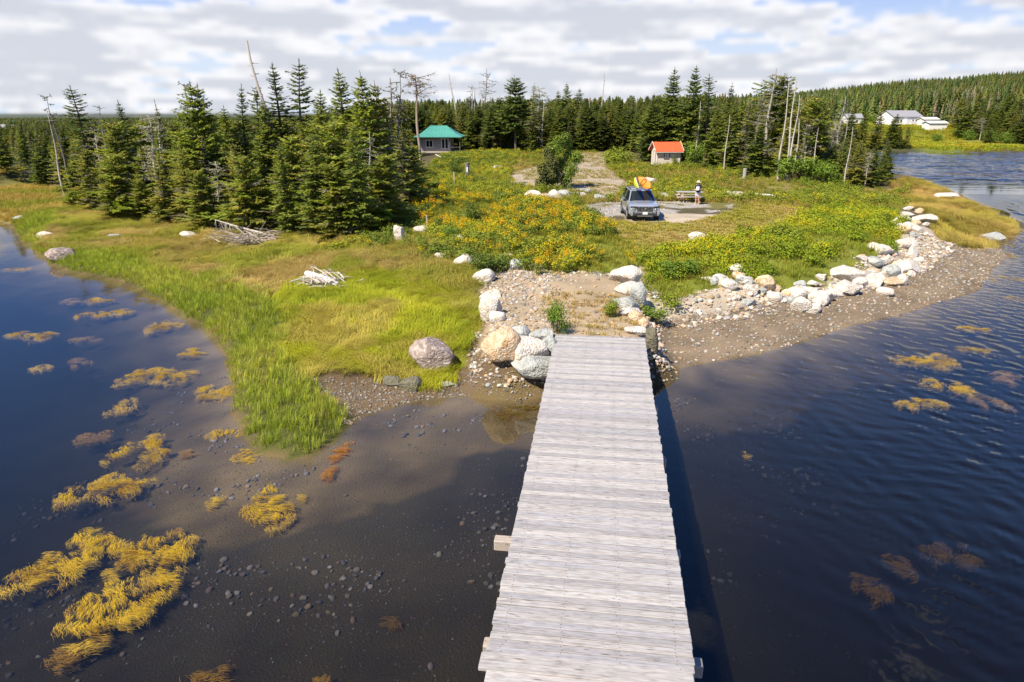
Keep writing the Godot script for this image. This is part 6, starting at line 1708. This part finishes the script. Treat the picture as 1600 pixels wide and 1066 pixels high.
func build_seaweed() -> void:
	var gold := Color(0.5, 0.33, 0.014)
	var dull := Color(0.3, 0.17, 0.015)
	var rust := Color(0.36, 0.15, 0.015)
	for q in [
		[-14.28, -19.24, 1.49, 1.04, "long golden seaweed mat off the marsh corner", 4, 0.0, gold], [-11.74, -18.09, 0.79, 0.72, "golden seaweed mat close to the marsh grass edge", 3, 0.0, gold], [-14.41, -21.34, 0.50, 0.60, "small golden seaweed mat near the marsh bank", 2, 0.0, gold], [-17.44, -24.32, 0.80, 0.88, "golden seaweed mat under the marsh bend", 3, 0.0, gold], [-13.71, -16.61, 0.50, 0.68, "seaweed mat left of the long golden one", 2, -0.02, gold], [-13.31, -14.97, 0.51, 0.58, "half sunk brownish seaweed mat on the left", 2, -0.07, dull], [-11.43, -14.21, 0.83, 0.83, "branched golden seaweed mat in mid left water", 4, 0.0, gold], [-10.21, -14.27, 0.29, 0.30, "small dim seaweed mat right of the branched one", 1, -0.05, dull], [-11.01, -12.35, 1.02, 0.71, "slanting golden seaweed mat above the large cluster", 4, 0.0, gold],
		[-9.97, -9.68, 0.79, 1.03, "left lobe of the large golden seaweed cluster", 3, 0.0, gold], [-9.70, -10.58, 0.96, 0.35, "upper arm of the large golden seaweed cluster", 4, 0.0, gold], [-8.44, -10.12, 0.86, 1.01, "right lobe of the large golden seaweed cluster", 3, 0.0, gold], [-8.24, -8.73, 0.94, 0.98, "lower lobe of the large golden seaweed cluster", 4, 0.0, gold], [-8.31, -7.79, 0.31, 0.33, "dark sunken weed below the large cluster", 2, -0.12, dull], [-6.93, -12.56, 0.74, 0.93, "yellow seaweed clump in the shallows below the grass spit", 3, 0.0, gold], [-8.26, -12.12, 0.28, 0.34, "small round yellow seaweed clump in the left shallows", 1, 0.0, gold], [-9.72, -15.25, 0.53, 0.45, "orange seaweed mat by the grass spit", 2, 0.0, gold], [-8.62, -14.07, 0.41, 0.53, "orange gold weed at the tip of the grass spit", 2, 0.0, gold], [-6.36, -14.78, 0.24, 0.71, "rust brown rockweed on the gravel edge", 2, 0.02, rust], [-6.24, -13.57, 0.26, 0.40, "rust brown rockweed in the shallows", 1, 0.0, rust],
		[-31.65, -32.95, 1.23, 0.89, "golden seaweed strip at the left waterline", 2, 0.0, gold], [-21.81, -22.30, 1.35, 0.72, "seaweed strip at the left border of the view", 4, 0.0, gold], [-22.80, -27.43, 1.02, 0.65, "thin seaweed strip in the blue water", 3, 0.0, gold], [-23.96, -27.28, 0.73, 0.59, "faint seaweed strip left of the thin one", 2, -0.03, dull], [-21.32, -25.50, 0.82, 0.68, "golden seaweed patch in the blue water", 3, 0.0, gold], [-20.43, -25.92, 0.55, 0.69, "seaweed patch beside the golden patch in the blue water", 2, 0.0, gold], [-19.33, -22.39, 0.73, 0.55, "dim seaweed streak in the blue water", 3, -0.02, dull], [-18.62, -19.52, 0.39, 0.60, "brown gold seaweed patch at far left", 1, -0.02, gold], [-17.87, -20.14, 0.60, 0.61, "seaweed patch right of the far left one", 2, -0.03, dull], [-20.46, -28.32, 0.30, 0.52, "tiny golden weed tuft on the marsh edge", 1, 0.0, gold], [-4.10, -7.84, 0.29, 0.26, "sunken brown weed clump at the bottom border", 2, -0.15, dull], [-3.38, -9.30, 0.24, 0.29, "dark brown weed clump on the bottom near the dock", 1, -0.25, Color(0.14, 0.09, 0.02)], [-5.88, -7.67, 0.44, 0.35, "olive sunken weed at the bottom left", 3, -0.2, dull],
		[11.34, -23.87, 1.15, 0.89, "golden seaweed mat right of the dock, nearest the beach", 4, 0.0, gold], [11.02, -21.63, 0.81, 0.75, "golden seaweed mat below the first right one", 3, 0.0, gold], [9.60, -19.88, 0.88, 0.43, "long golden seaweed mat in the right water", 3, 0.0, gold], [13.53, -25.46, 0.67, 0.47, "thin golden seaweed strip at the right", 2, 0.0, gold], [14.91, -27.91, 0.68, 0.50, "seaweed strip off the right beach", 2, 0.0, gold], [13.28, -22.66, 0.52, 0.69, "dull seaweed at the right border", 2, -0.04, dull], [11.72, -20.64, 0.67, 0.64, "dim seaweed patch between the ripples", 3, -0.06, dull], [3.88, -15.90, 0.16, 0.21, "single small yellow weed tuft right of the dock", 1, -0.02, gold], [6.26, -12.61, 0.28, 0.49, "sunken brown weed in the dark right water", 2, -0.5, dull], [5.46, -11.80, 0.30, 0.48, "deep sunken weed left of the brown one", 2, -0.55, dull], [7.47, -13.31, 0.60, 0.60, "faint weed under the ripples at the right", 3, -0.55, dull], [20.72, -38.15, 1.18, 1.08, "orange weed along the right beach waterline", 4, 0.01, gold], [19.14, -33.44, 0.59, 0.71, "orange weed strip off the right point", 2, 0.0, gold], [24.23, -44.12, 0.96, 1.18, "gold weed on the rocks of the right point", 3, 0.02, gold], [52.71, -107.33, 6.82, 3.24, "long weedy bar showing in the inlet", 6, 0.02, Color(0.2, 0.14, 0.05)], [44.80, -95.48, 2.44, 2.05, "small weedy rock bar in the inlet", 2, 0.02, Color(0.12, 0.09, 0.04)], [-2.23, -18.32, 0.56, 0.93, "brown green weed under the landing boulders", 2, -0.05, Color(0.16, 0.11, 0.015)]]:
		weed_mat(q[0], q[1], q[2], q[3], q[4], q[5], q[6], q[7], 0.5 if q[0] < 0 else 2.6, "", 1.0 if q[1] > -30 else 0.35)

func build_small_things() -> void:
	driftwood("driftwood_heap", "bleached white log and driftwood heap in the salt hay", "driftwood", -12.54, -28.99, 60, 3.0, Color(0.5, 0.46, 0.4), 1.7, 0.15)
	driftwood("brush_pile", "grey fallen limbs and brush pile before the spruces", "brush pile", -20.81, -38.44, 60, 4.4, Color(0.36, 0.31, 0.25), 0.0)
	driftwood("root_stump", "small white root snag right of the driftwood heap", "driftwood", -11.00, -29.61, 9, 0.9, Color(0.5, 0.48, 0.44), 0.0)
	driftwood("slash_pile", "grey slash pile of old logs behind the meadow", "brush pile", -17.46, -119.46, 14, 4.5, Color(0.22, 0.2, 0.18), 2.6, 0.12)
	driftwood("fallen_plank", "bleached plank lying on stones right of the table", "driftwood", 13.88, -60.44, 3, 1.5, Color(0.5, 0.48, 0.44), 2.6, 0.1)
	driftwood("bare_root", "bleached root at the foot of the white bare trunk", "driftwood", -10.45, -112.39, 8, 1.6, Color(0.5, 0.48, 0.44), 0.0)
	var limb := thing("fallen_limb", "bleached dead spruce limb arching over the hay at the thicket edge", "driftwood", Vector3(-21.85, -39.65, 0).rotated(Vector3.RIGHT, 0))
	limb.position = Vector3(limb.position.x, ground(limb.position.x, limb.position.y), limb.position.y)
	var mb := MB.new()
	mb.tube([Vector3(1.8, 0.2, 0), Vector3(0.2, 0.55, 0), Vector3(-1.0, 0.9, 0.1), Vector3(-1.9, 1.15, 0.1)], [0.09, 0.07, 0.04, 0.02], 7, Color(0.5, 0.46, 0.4), 0.1, rng)
	part("stem", mb.mesh(), M.bark, limb)
	var tw := MB.new()
	for k in 26:
		var u := rng.randf()
		var p := Vector3(lerpf(0.2, -1.9, u), lerpf(0.55, 1.15, u), 0.1)
		tw.tube([p, p + Vector3(rng.randfn() * 0.12, -rng.randf_range(0.2, 0.6), rng.randfn() * 0.2)], [0.014, 0.005], 4, Color(0.5, 0.46, 0.4))
	part("twigs", tw.mesh(), M.bark, limb)
	# posts
	for q in [[-14.20, -71.71, 1.55, "grey weathered carved post with a white patch in the meadow", 0.26, Color(0.17, 0.16, 0.16)], [-14.18, -65.24, 1.19, "thin pale stake left of the carved post", 0.09, Color(0.42, 0.35, 0.26)], [13.63, -71.32, 1.29, "grey tree stump post before the right wood", 0.2, Color(0.34, 0.32, 0.3)], [-11.10, -42.53, 0.89, "thin grey stake left of the goldenrod", 0.07, Color(0.36, 0.33, 0.28)]]:
		var o := thing("post", q[3], "post", Vector3(q[0], ground(q[0], q[1]), q[1]))
		var pb := MB.new()
		pb.tube([Vector3(0, -0.3, 0), Vector3(0.02, q[2] * 0.5, 0), Vector3(0, q[2], 0.02)], [q[4], q[4] * 0.92, q[4] * 0.85], 9, q[5], 0.08, rng)
		part("shaft", pb.mesh(), M.bark, o)
		if q[4] > 0.25:
			simple_box(o, "patch", Vector3(0.06, q[2] * 0.55, 0.235), Vector3(0.16, 0.5, 0.06), M.white_paint, Basis(), 0.02)
	var lead := thing("fallen_pole", "pale pole leaning from the cottage deck to the ground", "pole", Vector3(-22.29, -94.73, 0))
	lead.position = Vector3(lead.position.x, ground(lead.position.x, lead.position.y), lead.position.y)
	var lm := MB.new()
	lm.tube([Vector3(-1.0, 0.75, -0.6), Vector3(1.1, 0.08, 0.8)], [0.07, 0.06], 7, Color(0.5, 0.47, 0.42))
	part("pole_shaft", lm.mesh(), M.bark, lead)

func build_far_shore() -> void:
	var h := far_house("house", "white bungalow with grey gabled roof across the inlet", 90.63, -238.35, deg_to_rad(22), 12.5, 8.5, 3.2, 2.1, M.house_white, M.grey_roof, [[-3.0, 1.7, 1.0, 1.1], [0.8, 1.7, 0.8, 1.1], [2.2, 1.7, 0.8, 1.1], [3.6, 1.7, 0.8, 1.1]])
	simple_box(h, "deck", Vector3(2.0, 0.6, 5.4), Vector3(5.4, 0.2, 2.2), M.white_paint)
	simple_box(h, "railing", Vector3(2.0, 1.2, 6.46), Vector3(5.4, 0.9, 0.06), M.white_paint)
	simple_box(h, "porch", Vector3(-1.2, 0.9, 5.1), Vector3(1.8, 2.6, 1.7), M.house_white)
	far_house("small_house", "grey roofed garage left of the white bungalow", 79.26, -246.57, deg_to_rad(8), 6.2, 5.5, 2.6, 1.4, M.house_white, M.grey_roof, [[0.6, 1.4, 1.0, 1.0]])
	far_house("outbuilding", "rear white outbuilding right of the bungalow", 94.78, -228.09, deg_to_rad(12), 5.2, 4.0, 2.3, 0.6, M.house_white, M.white_paint, [])
	far_house("outbuilding", "front white outbuilding nearest the spruces across the inlet", 92.68, -218.13, deg_to_rad(12), 6.2, 4.0, 1.9, 0.6, M.house_white, M.white_paint, [])
	far_house("lone_house", "white house at the far left edge over the trees", -155.57, -169.41, deg_to_rad(20), 6.5, 5.0, 2.6, 1.2, M.house_white, M.grey_roof, [[-1.5, 1.5, 0.9, 1.0], [1.5, 1.5, 0.9, 1.0]])
	var lf := leafy([[Vector3(0, 2.0, 0), Vector3(2.0, 1.7, 2.0)], [Vector3(0.8, 1.4, 0.5), Vector3(1.6, 1.2, 1.6)]], 1300, 0.3, [Color(0.12, 0.2, 0.025), Color(0.15, 0.22, 0.03)], M.leaf, 2)
	for q in [[85.10, -243.56, 1.0, "round bright green tree left of the bungalow"], [75.62, -224.61, 0.7, "dark bush on the lawn before the garage"], [75.99, -216.02, 0.85, "wide bush on the lawn before the bungalow"], [78.25, -208.82, 0.6, "bush in front of the bungalow porch"], [87.23, -203.06, 0.7, "bush before the white outbuildings"], [94.56, -201.96, 0.9, "bush at the right of the far lawn"], [96.72, -195.37, 1.0, "round bush on the far shore at the right"], [99.21, -192.99, 0.9, "last round bush on the far shore"]]:
		var t := thing("shore_bush", q[3], "bush", Vector3(q[0], ground(q[0], q[1]), q[1]))
		t.scale = Vector3.ONE * q[2]
		part("foliage", lf[0], null, t)
		part("stems", lf[1], null, t)
	for q in [["young", 96.06, -207.88, 8.5], ["thin", 97.12, -204.07, 9.0], ["snag_pale", 97.08, -200.76, 6.0], ["mid", 100.71, -205.66, 9.0], ["young", 102.85, -204.60, 8.0], ["mid", 103.57, -200.87, 9.5], ["thin", 105.36, -199.94, 8.0], ["mid", 108.31, -201.77, 9.0], ["olive", 98.59, -217.72, 8.5], ["mid", 103.31, -218.84, 10.0], ["young", 109.99, -215.56, 10.0], ["thin", 110.64, -200.50, 9.0]]:
		plant_tree(q[0], q[1], q[2], q[3], "tree at the edge of the wood right of the far lawn", "trees at the edge of the far lawn", 1.4)
	scatter("shore_lawn", 1.3, 0.5, [grass_tuft(16, 0.7, 0.6, 0.05, 0.6, 0.2)], "far_lawn_grass", "green and golden grass of the far lawn and shore", "grass", [Color(0.32, 0.38, 0.03), Color(0.48, 0.36, 0.03), Color(0.4, 0.44, 0.035)], 0.8, 1.4)

func _ready() -> void:
	var cam := Camera3D.new()
	cam.name = "camera"
	add_child(cam)
	cam.position = Vector3(0, 8.1, 0)
	cam.rotation_degrees = Vector3(-18.4, 7.54, 0)
	cam.fov = 53.1
	cam.near = 0.1
	cam.far = 4000.0
	cam.current = true
	nz.seed = 11; nz.frequency = 0.22; nz.fractal_octaves = 4; nz.noise_type = FastNoiseLite.TYPE_SIMPLEX_SMOOTH
	nz2.seed = 23; nz2.frequency = 0.07; nz2.fractal_octaves = 4; nz2.noise_type = FastNoiseLite.TYPE_SIMPLEX_SMOOTH
	rng.seed = 7
	var env := Environment.new()
	env.background_mode = Environment.BG_SKY
	var sk := Sky.new()
	var pm := PanoramaSkyMaterial.new()
	pm.panorama = build_sky()
	sk.sky_material = pm
	env.sky = sk
	env.background_energy_multiplier = 0.88
	env.tonemap_mode = Environment.TONE_MAPPER_LINEAR
	env.tonemap_exposure = 1.78
	env.volumetric_fog_enabled = true
	env.volumetric_fog_density = 0.0
	env.sdfgi_enabled = true
	env.ssao_enabled = true
	env.ssil_enabled = true
	var we := WorldEnvironment.new()
	we.name = "world_environment"
	we.environment = env
	add_child(we)
	var sun := DirectionalLight3D.new()
	sun.name = "sun"
	sun.light_color = Color(1.0, 0.95, 0.87)
	sun.light_energy = 1.6
	sun.light_angular_distance = 0.5
	sun.shadow_enabled = true
	add_child(sun)
	sun.look_at_from_position(Vector3.ZERO, -Vector3(-0.46, 0.9, 0.58))
	make_materials()
	build_fields()
	build_ground()
	build_water()
	build_dock()
	build_cottage()
	build_shed()
	build_car()
	build_table()
	build_person()
	build_rocks()
	build_tree_kinds()
	build_trees()
	build_small_things()
	build_far_shore()
	build_far_woods()
	build_plants()
	build_seaweed()
